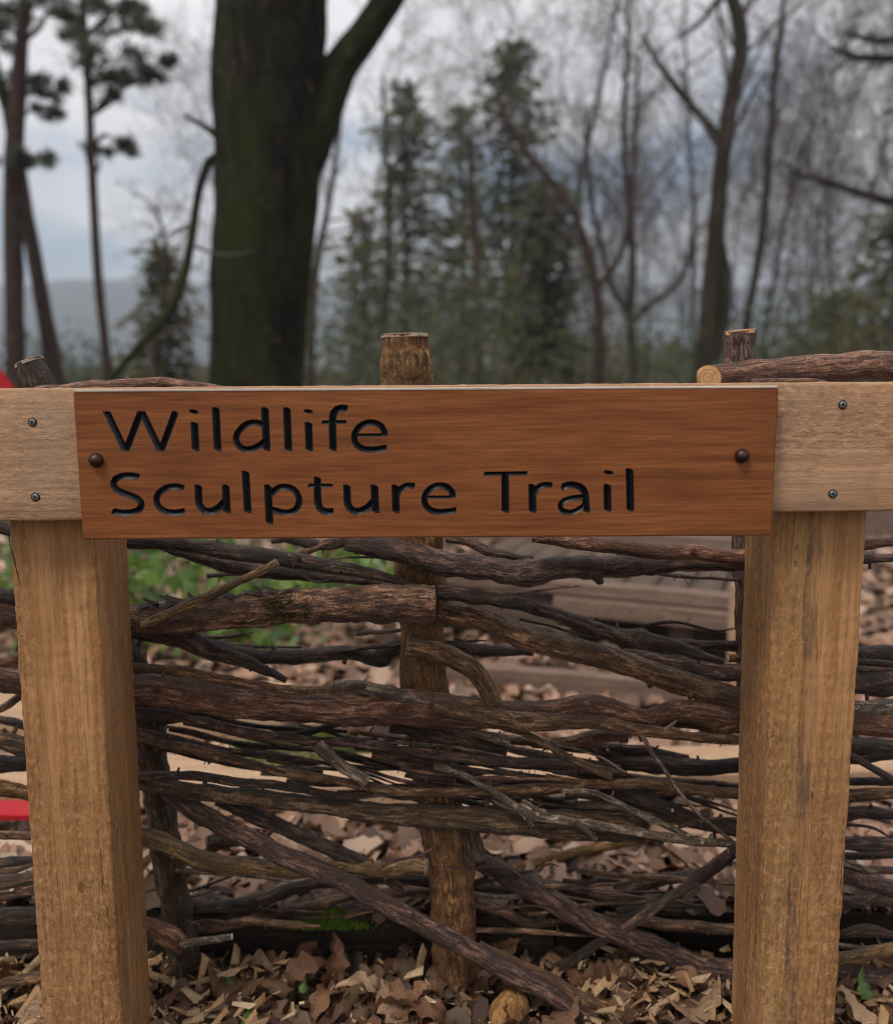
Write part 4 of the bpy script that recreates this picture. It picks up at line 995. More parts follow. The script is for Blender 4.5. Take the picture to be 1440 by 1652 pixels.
# ------------------------------------------------------------------ timbers on the ground behind the fence
def world_box(name, p0, p1, w, h, mat, parent=None, bev=.004, roll=0.0):
    """timber from p0 to p1 (centre line), w across, h high."""
    d = p1 - p0; L_ = d.length
    rot = d.to_track_quat('X', 'Z').to_matrix() @ Matrix.Rotation(roll, 3, 'X')
    mb_ = MB(); box(mb_, (0, 0, 0), L_, w, h, None, 0, bev)
    o = mb_.build(name, mat, smooth=False)
    o.location = (p0 + p1) / 2; o.rotation_euler = rot.to_euler()
    if parent: bpy.context.view_layer.update(); keep(o, parent)
    return o
sl = world_box('sleeper', Vector((-.42, 1.331, .032)), Vector((.17, 1.331, .032)), .055, .09, M['sleeper'])
tag(sl, 'dark wet timber sleeper on the ground behind the middle stake', 'timber')
s2 = world_box('sleeper', Vector((.175, 1.335, .034)), Vector((1.4, 1.333, .036)), .055, .10, M['sleeper'])
tag(s2, 'dark wet timber sleeper on the ground behind the right post', 'timber')
s3 = world_box('sleeper', Vector((-1.3, 1.335, .029)), Vector((-.43, 1.335, .031)), .055, .10, M['sleeper'])
tag(s3, 'dark wet timber sleeper on the ground behind the left post', 'timber')
mb = MB()
for _ in range(4200):
    p = on_ground(0, 0, 0) if False else at(rnd.gauss(530, 30), 1482, 1.36)
    p = Vector((p.x, 1.290 + rnd.random() * .035, .066 + .006 * rnd.random()))
    hgt = .024 * max(.2, 1 - abs(p.x - at(530, 1482, 1.36).x) / .07)
    d = Vector((rnd.uniform(-.5, .5), rnd.uniform(-.6, .4), rnd.uniform(.4, 1))).normalized() * hgt * rnd.uniform(.6, 1.3)
    w_ = d.cross(Vector((rnd.random(), rnd.random(), rnd.random()))).normalized() * .0013
    mb.add([p - w_, p + w_, p + d], [(0, 1, 2)])
mo = mb.build('moss_tuft', M['moss_bright'], smooth=False); keep(mo, sl) if False else None
tag(mo, 'bright green moss tuft growing on the dark sleeper', 'moss', kind='stuff')

pl = world_box('plank', Vector((-1.6, 1.86, .05)), Vector((.02, 1.87, .045)), .17, .05, M['plank_pale'])
tag(pl, 'pale sawn plank lying in the leaves behind the left half of the fence', 'plank')
pl2 = world_box('plank', Vector((.03, 1.90, .045)), Vector((1.9, 1.95, .06)), .15, .05, M['plank_pale'])
tag(pl2, 'pale sawn plank lying in the leaves behind the right post', 'plank')
pl3 = world_box('plank', Vector((-1.3, 2.22, .06)), Vector((-.42, 2.26, .06)), .24, .07, M['plank_pale'])
tag(pl3, 'broad pale board on the leaves beside the moss mound', 'plank')
# moss mound
mb = MB(); cm_ = on_ground(480, 1222, .05)
for _ in range(2600):
    a, r_ = rnd.uniform(0, 6.283), math.sqrt(rnd.random())
    p = cm_ + Vector((math.cos(a) * r_ * .20, math.sin(a) * r_ * .15, .075 * (1 - r_ * r_) - .03))
    d = Vector((rnd.uniform(-.6, .6), rnd.uniform(-.6, .6), 1)).normalized() * .022
    w_ = d.cross(Vector((rnd.random(), rnd.random(), rnd.random()))).normalized() * .004
    mb.add([p - w_, p + w_, p + d], [(0, 1, 2)])
tag(mb.build('moss_mound', M['moss_mound'], smooth=False), 'yellow green moss mound behind the fence', 'moss', kind='stuff')
st_ = on_ground(820, 1408, .03)
mb = MB(); pA, pB = on_ground(815, 1408, .03), on_ground(1060, 1348, .05)
pts = catmull([pA, pA.lerp(pB, .5) + Vector((0, 0, .005)), pB], [12, 12]); tube(mb, pts, [.010] * len(pts), 9, rough=.15)
tag(mb.build('fallen_stick', M['bark_tan']), 'pale fallen stick on the leaf litter behind the fence', 'stick')

# boardwalk
bw = empty('boardwalk', (.5, 2.9, 0), label='low weathered boardwalk of grey planks behind the fence', cat='boardwalk')
A, B_ = Vector((-.06, 3.12, .21)), Vector((1.15, 2.62, .21))
dirn = (B_ - A).normalized(); perp = Vector((-dirn.y, dirn.x, 0))
npl = 12
for i in range(npl):
    t0 = (B_ - A).length * (i + .5) / npl
    p = A + dirn * t0 + perp * .06
    q = p + perp * .85
    world_box('plank', p + Vector((0, 0, rnd.uniform(-.003, .003))), q, (B_ - A).length / npl - .008, .03, M['plank_brown'], bw)
world_box('kerb_board', A + Vector((0, 0, .025)), B_ + Vector((0, 0, .025)), .06, .045, M['plank_grey'], bw)
world_box('kerb_board', A + perp * .93 + Vector((0, 0, .035)), B_ + perp * .93 + Vector((0, 0, .035)), .06, .07, M['plank_grey'], bw)
f0, f1 = A.lerp(B_, .36), A.lerp(B_, .80)
world_box('fascia_board', f0 + perp * -.045 + Vector((0, 0, -.03)), f1 + perp * -.045 + Vector((0, 0, -.03)), .028, .06, M['plank_grey'], bw)
world_box('fascia_board', A + perp * .02 + Vector((0, 0, -.085)), A.lerp(B_, .36) + perp * .02 + Vector((0, 0, -.085)), .028, .10, M['plank_brown'], bw)
for k_ in range(3):
    world_box('riser_board', A + perp * .10 + Vector((0, 0, -.13 - k_ * .058)), A.lerp(B_, .40) + perp * .10 + Vector((0, 0, -.13 - k_ * .058)), .022, .052, M['plank_brown'], bw)
for t in (.02, .34, .66, .97):
    p = A.lerp(B_, t) + perp * .09
    world_box('leg', Vector((p.x, p.y, -.05)), Vector((p.x, p.y, .19)), .07, .07, M['plank_brown'], bw)
    p = A.lerp(B_, t) + perp * .86
    world_box('leg', Vector((p.x, p.y, -.05)), Vector((p.x, p.y, .19)), .07, .07, M['plank_brown'], bw)
pp = at(1187, 1005, 2.55)
tag(world_box('marker_post', Vector((pp.x, 2.55, -.1)), Vector((pp.x, 2.55, .33)), .045, .035, M['plank_pale']), 'short pale square post at the boardwalk edge by the right post', 'post')
e0, e1 = on_ground(700, 1112, .03), on_ground(1180, 1140, .03)
tag(world_box('edging_board', Vector((e0.x, 2.62, .035)), Vector((e1.x, 2.42, .035)), .05, .08, M['plank_grey']), 'grey edging board on the ground in front of the boardwalk', 'plank')
for px_, lab in ((905, 'dark wooden peg standing behind the edging board'), (628, 'slim wooden peg standing left of the middle stake')):
    Yp = 2.68 if px_ > 800 else 2.75
    p = at(px_, 1060, Yp)
    tag(world_box('peg', Vector((p.x, Yp, -.1)), Vector((p.x, Yp, .16 if px_ > 800 else .27)), .045, .045, M['plank_brown']), lab, 'peg')

# red things at the left edge
mb = MB()
P_ = [at(-120, 520, 2.6), at(-8, 584, 2.6), at(25, 626, 2.6), at(-120, 640, 2.6)]
D = Vector((-.06, .04, 0))
V = P_ + [p + D for p in P_]
mb.add(V, [(0, 1, 2, 3), (7, 6, 5, 4), (0, 4, 5, 1), (1, 5, 6, 2), (2, 6, 7, 3), (3, 7, 4, 0)])
ps = MB(); p0 = at(-60, 640, 2.8); tube(ps, [Vector((p0.x, 2.8, -.1)), Vector((p0.x, 2.8, .92))], [.025, .025], 10)
rc = mb.build('awning', M['red'], smooth=False); tag(rc, 'sloping red canopy corner above the leaning stake at the left edge', 'canopy')
po = ps.build('pole', M['plank_brown']); po.parent = rc
mb = MB()
a0, a1 = on_ground(-260, 1312, .075), on_ground(47, 1312, .075)
V = []; F = []
for i in range(9):
    t = i / 8
    for (dy, z) in ((0, .0), (0, .016 - .006 * t), (.015, .020 - .008 * t), (.06, .020 - .008 * t), (.07, .0)):
        V.append((a0.x + (a1.x - a0.x) * t, a0.y + dy, z + .060))
for i in range(8):
    for j in range(5):
        j2 = (j + 1) % 5
        F.append((i * 5 + j, (i + 1) * 5 + j, (i + 1) * 5 + j2, i * 5 + j2))
F += [(0, 1, 2, 3, 4), tuple(range(40, 45))[::-1]]
mb.add(V, F)
tag(mb.build('red_sack', M['red'], smooth=False), 'flat red plastic sack on the leaves left of the left post', 'sack')

# ------------------------------------------------------------------ leaves and chips
def leaf_verts(L_, W_, lobes, curl, bend, twist, n=20, seed=0.0):
    V = []; F = []
    for i in range(n + 1):
        s = i / n
        env = math.sin(math.pi * min(1, s * .93 + .05)) ** .8
        wv = W_ * env * ((.80 + .20 * math.cos(2 * math.pi * lobes * s + .4)) if lobes else 1)
        zb = bend * (s - .5) ** 2 * L_ * 4 + .09 * L_ * mnoise.noise(Vector((s * 3, seed, 0)))
        tw = twist * (s - .5)
        for k, q in enumerate((-1, -.5, 0, .5, 1)):
            x = wv * q * .5; z = zb + curl * (abs(q) ** 1.6) * W_ * .5 + .075 * L_ * mnoise.noise(Vector((s * 5, q * 2.2, seed))) + .022 * L_ * math.sin(s * 34 - abs(q) * 5) + (0 if k != 2 else -.012 * L_)
            V.append(Vector((x * math.cos(tw) - z * math.sin(tw) * .3, (s - .5) * L_, z + x * math.sin(tw))))
    for i in range(n):
        for k in range(4):
            a = i * 5 + k; F.append((a, a + 1, a + 6, a + 5))
    # stalk
    b = len(V); V += [Vector((-.0006, -L_ * .5, 0)), Vector((.0006, -L_ * .5, 0)), Vector((.001, -L_ * .72, .004))]; F.append((b, b + 1, b + 2))
    return V, F
protos = []
for i in range(9):
    mb = MB()
    V, F = leaf_verts(.075, rnd.choice((.036, .044, .05)), rnd.choice((3, 3.5, 4, 0, 4.5)), rnd.uniform(-.9, 1.1), rnd.uniform(-.5, .5), rnd.uniform(-1.4, 1.4), seed=i * 3.3)
    mb.add(V, F)
    protos.append(mb.mesh('leaf', M['leaf_brown']))
def leaf_obj(name, me_, p, sc, rot):
    o = bpy.data.objects.new(name, me_); C.objects.link(o)
    o.location = p; o.scale = (sc, sc, sc); o.rotation_euler = rot
    return o
# individual fallen leaves at the foot of the fence
cnt = 0
while cnt < 130:
    px_ = rnd.uniform(-10, 1450); py_ = rnd.uniform(1545, 1690)
    p = on_ground(px_, py_, .0)
    if p.y > 1.292 or p.y < 1.08: continue
    if any(abs(p.x - c_) < .065 and p.y < 1.10 for c_ in (-.44, .40)): continue
    p.z = ground_z(p.x, p.y) + rnd.uniform(.008, .035)
    o = leaf_obj('oak_leaf', rnd.choice(protos), p, rnd.choice((.5, .65, .8, .95, 1.1)), (rnd.gauss(0, .42), rnd.gauss(0, .42), rnd.uniform(0, 6.28)))
    tag(o, 'brown curled oak leaf among wood chips at the fence foot', 'leaf', 'fallen oak leaves at the fence foot')
    cnt += 1
def special(px_, py_, mat, sc, rot, label, name='oak_leaf', pi=0, z=.04, cat='leaf'):
    m_ = protos[pi].copy(); m_.materials.clear(); m_.materials.append(mat)
    p = on_ground(px_, py_, z)
    return tag(leaf_obj(name, m_, p, sc, rot), label, cat)
special(598, 1585, M['leaf_tan'], 1.25, (.75, -.25, 1.9), 'large pale tan oak leaf left of the middle stake', pi=1, z=.05)
special(542, 1560, M['leaf_brown'], 1.15, (1.2, .3, .35), 'upright dark brown curled leaf left of the pale tan leaf', pi=2, z=.05)
special(490, 1578, M['leaf_brown'], 1.1, (.5, .1, -1.0), 'reddish brown leaf left of the upright curled leaf', pi=3, z=.03)
special(640, 1630, M['leaf_brown'], 1.2, (.6, .2, 1.0), 'wide brown leaf below the pale tan leaf', pi=4, z=.03)
special(1120, 1585, M['leaf_brown'], 1.25, (.5, -.2, 1.3), 'broad brown leaf left of the right post foot', pi=5, z=.03)
special(1400, 1636, M['leaf_tan'], 1.3, (.7, .1, 1.1), 'pinkish tan leaf right of the right post foot', pi=6, z=.04)
special(1270 + 130, 1600, M['leaf_green'], .7, (.4, .1, .5), 'green leaf right of the right post foot', 'green_leaf', pi=7, z=.03)
special(402, 1642, M['leaf_green'], .72, (.5, 0, .3), 'bright green leaf lying among chips right of the left post', 'green_leaf', pi=8, z=.03)
special(372, 1578, M['leaf_green'], .42, (.3, .3, 1.3), 'small dull green leaf beside the leaning stake foot', 'green_leaf', pi=8, z=.03)
special(490, 1597, M['leaf_green'], .35, (.3, .3, .3), 'tiny green leaf in front of the reddish brown leaf', 'green_leaf', pi=7, z=.035)
# wood chips
cprotos = []
for i in range(7):
    mb = MB(); L_, W_, T_ = rnd.uniform(.022, .045), rnd.uniform(.006, .013), rnd.uniform(.002, .0045)
    V = []
    for sx in (-1, 1):
        for sy in (-1, 1):
            for sz in (-1, 1):
                V.append(Vector((sx * L_ / 2 * rnd.uniform(.8, 1.15) + sy * .003, sy * W_ / 2 * rnd.uniform(.5, 1.2), sz * T_ / 2 * rnd.uniform(.5, 1.3) + .0015 * sx * sy)))
    mb.add(V, [(0, 1, 3, 2), (4, 6, 7, 5), (0, 4, 5, 1), (2, 3, 7, 6), (0, 2, 6, 4), (1, 5, 7, 3)])
    cprotos.append(mb.mesh('wood_chip', M['chip'], False))
def chip_density(px_):
    return 1.0 if (px_ < 420 or px_ > 930) else .14
cnt = 0
while cnt < 250:
    px_ = rnd.uniform(-10, 1450); py_ = rnd.uniform(1550, 1690)
    if rnd.random() > chip_density(px_): continue
    p = on_ground(px_, py_, .0)
    if p.y > 1.288 or p.y < 1.07: continue
    if any(abs(p.x - c_) < .065 and p.y < 1.10 for c_ in (-.44, .40)): continue
    p.z = ground_z(p.x, p.y) + rnd.uniform(.018, .044)
    o = leaf_obj('wood_chip', rnd.choice(cprotos), p, rnd.uniform(.5, 1.15), (rnd.uniform(-.6, .6), rnd.uniform(-.6, .6), rnd.uniform(0, 6.28)))
    tag(o, 'pale splintered wood chip in the mulch at the fence foot', 'wood chip', 'wood chips at the fence foot')
    cnt += 1
# split lump of orange wood by the diagonal branch
mb = MB(); pc = on_ground(824, 1642, .016)
V, F, S, NR = [], [], 22, 16
for i in range(NR):
    t = i / (NR - 1)
    for k in range(S):
        a = 2 * math.pi * k / S
        q = Vector((math.cos(a), math.sin(a), 0))
        r_ = .030 * (max(.02, math.sin(math.pi * (t * .94 + .03))) ** .45) * (1 + .30 * mnoise.noise(q * 1.3 + Vector((0, 0, t * 1.2))) + .10 * mnoise.noise(q * 5 + Vector((0, 0, t * 2))))
        V.append(Vector((q.x * r_ * 1.05, q.y * r_ * .8, (t - .45) * .066 + .006 * mnoise.noise(q * 3))))
for i in range(NR - 1):
    for k in range(S):
        k2 = (k + 1) % S
        F.append((i * S + k, i * S + k2, (i + 1) * S + k2, (i + 1) * S + k))
F += [tuple(range(S))[::-1], tuple(range((NR - 1) * S, NR * S))]
mb.add(V, F)
M['split_wood'] = sawn_mat('split_orange_wood', ((.20, .085, .025), (.44, .22, .075), (.58, .35, .15)), 2, bump=.005, stain=.35)
oc = mb.build('wood_chunk', M['split_wood']); oc.location = pc; oc.rotation_euler = (-.25, .35, .6)
tag(oc, 'lump of split orange wood beside the diagonal branch', 'wood chunk')

# beds of smaller litter
def litter(name, mat, pts_, L_, W_, label, lobes=3.5, n=3, lift=.02, tilt=.6):
    mb_ = MB()
    for (x, y) in pts_:
        l_ = L_ * rnd.uniform(.6, 1.25); w_ = W_ * rnd.uniform(.7, 1.2)
        cu = rnd.uniform(-.5, .7)
        rot = Matrix.Rotation(rnd.uniform(0, 6.28), 3, 'Z') @ Matrix.Rotation(rnd.gauss(0, tilt), 3, 'X') @ Matrix.Rotation(rnd.gauss(0, tilt), 3, 'Y')
        c_ = Vector((x, y, ground_z(x, y) + rnd.uniform(.002, lift)))
        V = []
        for i in range(n + 1):
            s = i / n; env = math.sin(math.pi * (s * .86 + .07)) ** .7 * (1 + (.18 if (i % 2) else -.12))
            for q in (-1, 0, 1):
                V.append(c_ + rot @ Vector((q * w_ * .5 * env, (s - .5) * l_, abs(q) * cu * w_ * .4 + .1 * l_ * mnoise.noise(Vector((s * 3 + x * 9, q, y * 7))))))
        F = []
        for i in range(n):
            for k in range(2):
                a = i * 3 + k; F.append((a, a + 1, a + 4, a + 3))
        mb_.add(V, F)
    return tag(mb_.build(name, mat, smooth=True), label, 'leaf litter', kind='stuff')
pts_ = []
while len(pts_) < 9500:
    y = 1.37 + 3.6 * rnd.random() ** 1.5; x = rnd.uniform(-1, 1) * (y * .66 + .35)
    if 0 < x < 1.2 and 0 < (y - 3.12) + x * .413 < .95: continue
    if abs(y - 1.87) < .085 and -1.6 < x < 1.9 and rnd.random() < .93: continue
    pts_.append((x, y))
litter('leaf_litter', M['leaf_litter'], pts_, .085, .058, 'pinkish brown fallen leaves covering the ground behind the fence', n=5, tilt=.38, lobes=0)
pts_ = [(rnd.uniform(-1.0, 1.0), rnd.uniform(1.312, 1.36)) for _ in range(200)]
_gz = ground_z
ground_z = lambda x, y: .082
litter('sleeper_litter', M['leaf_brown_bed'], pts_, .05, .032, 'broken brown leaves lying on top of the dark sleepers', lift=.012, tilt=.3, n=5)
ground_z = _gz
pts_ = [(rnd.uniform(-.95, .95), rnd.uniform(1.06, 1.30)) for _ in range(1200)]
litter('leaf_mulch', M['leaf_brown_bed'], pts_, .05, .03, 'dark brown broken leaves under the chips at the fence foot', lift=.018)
mb = MB()
for _ in range(1900):
    while True:
        px_, py_ = rnd.uniform(-30, 1470), rnd.uniform(1530, 1700)
        if rnd.random() < chip_density(px_): break
    p = on_ground(px_, py_, 0)
    if p.y > 1.295: continue
    c_ = Vector((p.x, p.y, ground_z(p.x, p.y) + rnd.uniform(.004, .026)))
    l_, w_ = rnd.uniform(.006, .022), rnd.uniform(.0012, .004)
    rot = Matrix.Rotation(rnd.uniform(0, 6.28), 3, 'Z') @ Matrix.Rotation(rnd.gauss(0, .4), 3, 'Y') @ Matrix.Rotation(rnd.gauss(0, .6), 3, 'X')
    box(mb, c_, l_, w_, w_ * .5, rot)
tag(mb.build('wood_shavings', M['chip_bed'], smooth=False), 'fine wood shavings spread in the mulch at the fence foot', 'wood shavings', kind='stuff')
# grass blades by the sleeper
mb = MB()
for _ in range(160):
    px_ = rnd.choice((rnd.gauss(1010, 45), rnd.gauss(650, 40), rnd.gauss(870, 30)))
    p = on_ground(px_, rnd.uniform(1540, 1575), .0)
    d = Vector((rnd.uniform(-.6, .6), rnd.uniform(-.4, .3), 1)).normalized() * rnd.uniform(.015, .045); w_ = Vector((.0011, 0, 0))
    mid = p + d * .6; tip = p + d + Vector((d.x * .6, 0, -.004))
    mb.add([p - w_, p + w_, mid + w_ * .8, mid - w_ * .8, tip], [(0, 1, 2, 3), (3, 2, 4)])
tag(mb.build('grass', M['olive'], smooth=False), 'sparse dry grass blades in front of the dark sleepers', 'grass', kind='stuff')

# ------------------------------------------------------------------ shrubs near the boardwalk
def leaf_cloud(mb_, c_, rx, ry, rz, nleaf, size, aspect=.5, clumps=30, spread=.28, flat=.0):
    cs = []
    for _ in range(clumps):
        while True:
            v = Vector((rnd.uniform(-1, 1), rnd.uniform(-1, 1), rnd.uniform(-1, 1)))
            if .25 < v.length < 1: break
        cs.append(Vector((v.x * rx, v.y * ry, v.z * rz)))
    for _ in range(nleaf):
        k_ = rnd.choice(cs)
        p = c_ + k_ + Vector((rnd.gauss(0, rx * spread), rnd.gauss(0, ry * spread), rnd.gauss(0, rz * spread)))
        s_ = size * rnd.uniform(.6, 1.3)
        a = Vector((rnd.gauss(0, 1), rnd.gauss(0, 1), rnd.gauss(0, 1) * (1 - flat))).normalized()
        b = a.cross(Vector((rnd.gauss(0, 1), rnd.gauss(0, 1), rnd.gauss(0, 1)))).normalized() * s_ * aspect * .5
        a = a * s_
        mb_.add([p, p + a * .45 + b, p + a, p + a * .45 - b], [(0, 1, 2, 3)])

def shrub(name, c_, rx, ry, rz, nleaf, size, mat, label, cat='shrub', group=None, clumps=30, stems=7, aspect=.5):
    root = empty(name, (c_.x, c_.y, 0), label=label, cat=cat, group=group)
    mb_ = MB(); leaf_cloud(mb_, c_, rx, ry, rz, nleaf, size, aspect, clumps)
    keep(mb_.build('foliage', mat, smooth=False), root)
    ms = MB()
    for k in range(stems):
        t = c_ + Vector((rnd.uniform(-.7, .7) * rx, rnd.uniform(-.7, .7) * ry, rnd.uniform(-.2, .7) * rz))
        b = Vector((c_.x + rnd.uniform(-.15, .15) * rx, c_.y + rnd.uniform(-.15, .15) * ry, -.05))
        m_ = b.lerp(t, .5) + Vector((0, 0, .08 * rz))
        pts = catmull([b, m_, t], [4, 4]); tube(ms, pts, [.014 * rz + .004 - (.012 * rz) * i / len(pts) for i in range(len(pts))], 5)
    keep(ms.build('stem', M['twig_light'], smooth=True), root)
    return root
shrub('laurel_bush', Vector((-.82, 3.05, .20)), .46, .35, .24, 620, .085, M['bush_leaf'], 'low green leafy bush seen below the board beside the left post', clumps=16)
shrub('laurel_bush', Vector((-.30, 3.7, .12)), .42, .35, .2, 420, .085, M['bush_leaf'], 'smaller green leafy bush left of the middle stake', clumps=12)
shrub('laurel_bush', Vector((1.0, 5.6, .34)), .8, .5, .36, 700, .08, M['holly'], 'dark green low bush beyond the boardwalk', clumps=20)
shrub('laurel_bush', Vector((-1.75, 3.2, .30)), .5, .4, .30, 380, .085, M['bush_leaf'], 'green leafy bush at the left frame edge below the rail', clumps=12)

# ------------------------------------------------------------------ trees
def grow(mbs, p0, d0, length, r0, level, maxl, cfg):
    nseg = cfg['seg'][min(level, len(cfg['seg']) - 1)]
    pts = [p0]; d = d0.normalized(); rads = [r0]
    tip = cfg.get('tip', .3)
    for i in range(nseg):
        d = (d + Vector((rnd.gauss(0, 1), rnd.gauss(0, 1), rnd.gauss(0, 1))) * cfg['wob'][min(level, len(cfg['wob']) - 1)] + Vector((0, 0, cfg['trop']))).normalized()
        pts.append(pts[-1] + d * length / nseg); rads.append(r0 * (1 - (1 - tip) * (i + 1) / nseg))
    tube(mbs[min(level, len(mbs) - 1)], pts, rads, (8, 5, 4, 3, 3)[min(level, 4)], cap0=False, cap1=False)
    if level < maxl:
        branch_off(mbs, pts, rads, level, maxl, cfg, length)
    return pts, rads
def branch_off(mbs, pts, rads, level, maxl, cfg, length, t0=None, count=None):
    nb = count if count is not None else cfg['nb'][min(level, len(cfg['nb']) - 1)]
    t0 = cfg['t0'] if t0 is None else t0
    for k in range(nb):
        t = t0 + (1 - t0) * (k + rnd.random()) / nb
        x = t * (len(pts) - 1); i = min(int(x), len(pts) - 2); f = x - i
        p = pts[i].lerp(pts[i + 1], f); ax = (pts[i + 1] - pts[i]).normalized(); r_ = rads[i] + (rads[i + 1] - rads[i]) * f
        sd = ax.cross(Vector((rnd.gauss(0, 1), rnd.gauss(0, 1), rnd.gauss(0, 1)))).normalized()
        an = rnd.uniform(*cfg['ang'])
        d = ax * math.cos(an) + sd * math.sin(an)
        ln = length * cfg['lr'] * rnd.uniform(.6, 1.25) * (1.15 - .55 * t)
        grow(mbs, p, d, ln, max(cfg.get('rmin', .004), r_ * cfg['rr']), level + 1, maxl, cfg)
BARE = dict(seg=[8, 6, 4, 3], wob=[.08, .20, .26, .3], trop=.05, nb=[12, 8, 7], t0=.25, ang=(.5, 1.15), lr=.42, rr=.5, tip=.3, rmin=.009)

def traced(px, widths, Y, step=.35):
    nC = len(px); Ys = [Y] * nC if isinstance(Y, (int, float)) else [Y[0] + (Y[1] - Y[0]) * i / (nC - 1) for i in range(nC)]
    pts = [at(p[0], p[1], Ys[i]) for i, p in enumerate(px)]
    w = [widths] * nC if isinstance(widths, (int, float)) else widths
    rad = [size_px(p, d) / 2 for p, d in zip(pts, w)]
    npr = [max(2, int((pts[i + 1] - pts[i]).length / step)) for i in range(nC - 1)]
    path = catmull(pts, npr); rr = []
    for i, k_ in enumerate(npr):
        for q in range(k_): rr.append(rad[i] + (rad[i + 1] - rad[i]) * q / k_)
    rr.append(rad[-1])
    return path, rr
def to_ground(path, rr, flare=1.35):
    """prolong the lowest end (index 0) of a traced trunk into the ground."""
    p, q = path[0], path[1]
    d = (p - q).normalized()
    if d.z > -.5: d = Vector((d.x * .3, d.y * .3, -1)).normalized()
    k_ = (p.z + .25) / -d.z
    return [p + d * k_, p + d * k_ * .5] + path, [rr[0] * flare, rr[0] * 1.08] + rr

def traced_tree(name, label, stems, Y, mat, twig, crown=None, group=None, sides=10, cat='tree', limb_t0=.35):
    """stems: list of (name, px from bottom to top, widths, n side branches)."""
    b0 = at(stems[0][1][0][0], stems[0][1][0][1], Y)
    root = empty(name, (b0.x, Y, 0), label=label, cat=cat, group=group)
    cm = MB()
    for i, (nm, px, w, nb) in enumerate(stems):
        path, rr = traced(px, w, Y)
        if nm == 'trunk': path, rr = to_ground(path, rr)
        mb_ = MB(); tube(mb_, path, rr, sides, rough=.10, seed=i * 7.7 + Y, rfreq=2.0)
        keep(mb_.build(nm, mat), root)
        if nb: branch_off([cm, cm, cm, cm], path, rr, 0, 3, dict(BARE, **(crown or {})), (path[-1] - path[0]).length, t0=limb_t0, count=nb)
    if cm.v: keep(cm.build('crown', twig), root)
    return root

# the big mossy trunk
YB = 7.0
root = empty('beech_tree', (at(425, 620, YB).x, YB, 0), label='huge dark mossy trunk with a right hand fork behind the sign', cat='tree')
path, rr = traced([(412, 640), (416, 560), (422, 440), (430, 330), (434, 240), (434, 120), (438, 0), (440, -140), (444, -420)], [148, 150, 158, 164, 172, 180, 178, 172, 150], YB, .1)
path, rr = to_ground(path, rr, 1.5)
mb = MB(); tube(mb, path, rr, 40, rough=.05, seed=3, rfreq=1.2); tk = mb.build('trunk', M['trunk_mossy']); keep(tk, root)
path2, rr2 = traced([(455, 300), (490, 225), (522, 165), (548, 108), (585, 60), (625, 0), (690, -110), (760, -300)], [100, 92, 70, 56, 50, 48, 44, 36], (YB - .02, YB + .1), .1)
mb = MB(); tube(mb, path2, rr2, 26, rough=.06, seed=5, rfreq=1.5); keep(mb.build('fork_limb', M['trunk_mossy']), root)
mb = MB()
p3, r3 = traced([(385, 270), (346, 255), (332, 275), (322, 305), (314, 350), (303, 420), (290, 470), (262, 515), (225, 558), (178, 612), (150, 650)], [24, 18, 15, 14, 14, 14, 14, 14, 13, 11, 8], (YB, YB - .9), .08)
tube(mb, p3, r3, 10, rough=.12, seed=2, rfreq=5); keep(mb.build('drooping_limb', M['trunk_mossy']), root)
mb = MB(); p4, r4 = traced([(380, 240), (345, 215), (325, 200), (296, 186)], [20, 13, 8, 4], YB - .2, .08); tube(mb, p4, r4, 8, rough=.1, seed=4, rfreq=5)
keep(mb.build('dead_snag', M['trunk_mossy']), root)
cm = MB()
branch_off([cm] * 4, path2, rr2, 0, 2, dict(BARE, nb=[6, 4, 4], lr=.5, rr=.25), 2.2, t0=.75, count=4)
for pth, rad_, L_ in ((path, rr, 3.0),):
    branch_off([cm] * 4, pth, rad_, 0, 2, dict(BARE, nb=[6, 5, 4], lr=.6, rr=.22), L_, t0=.86, count=4)
branch_off([cm] * 4, p3, r3, 1, 2, dict(BARE, nb=[4, 3], lr=.25, rr=.45, rmin=.003), 2.0, t0=.3, count=7)
keep(cm.build('crown', M['twig']), root)

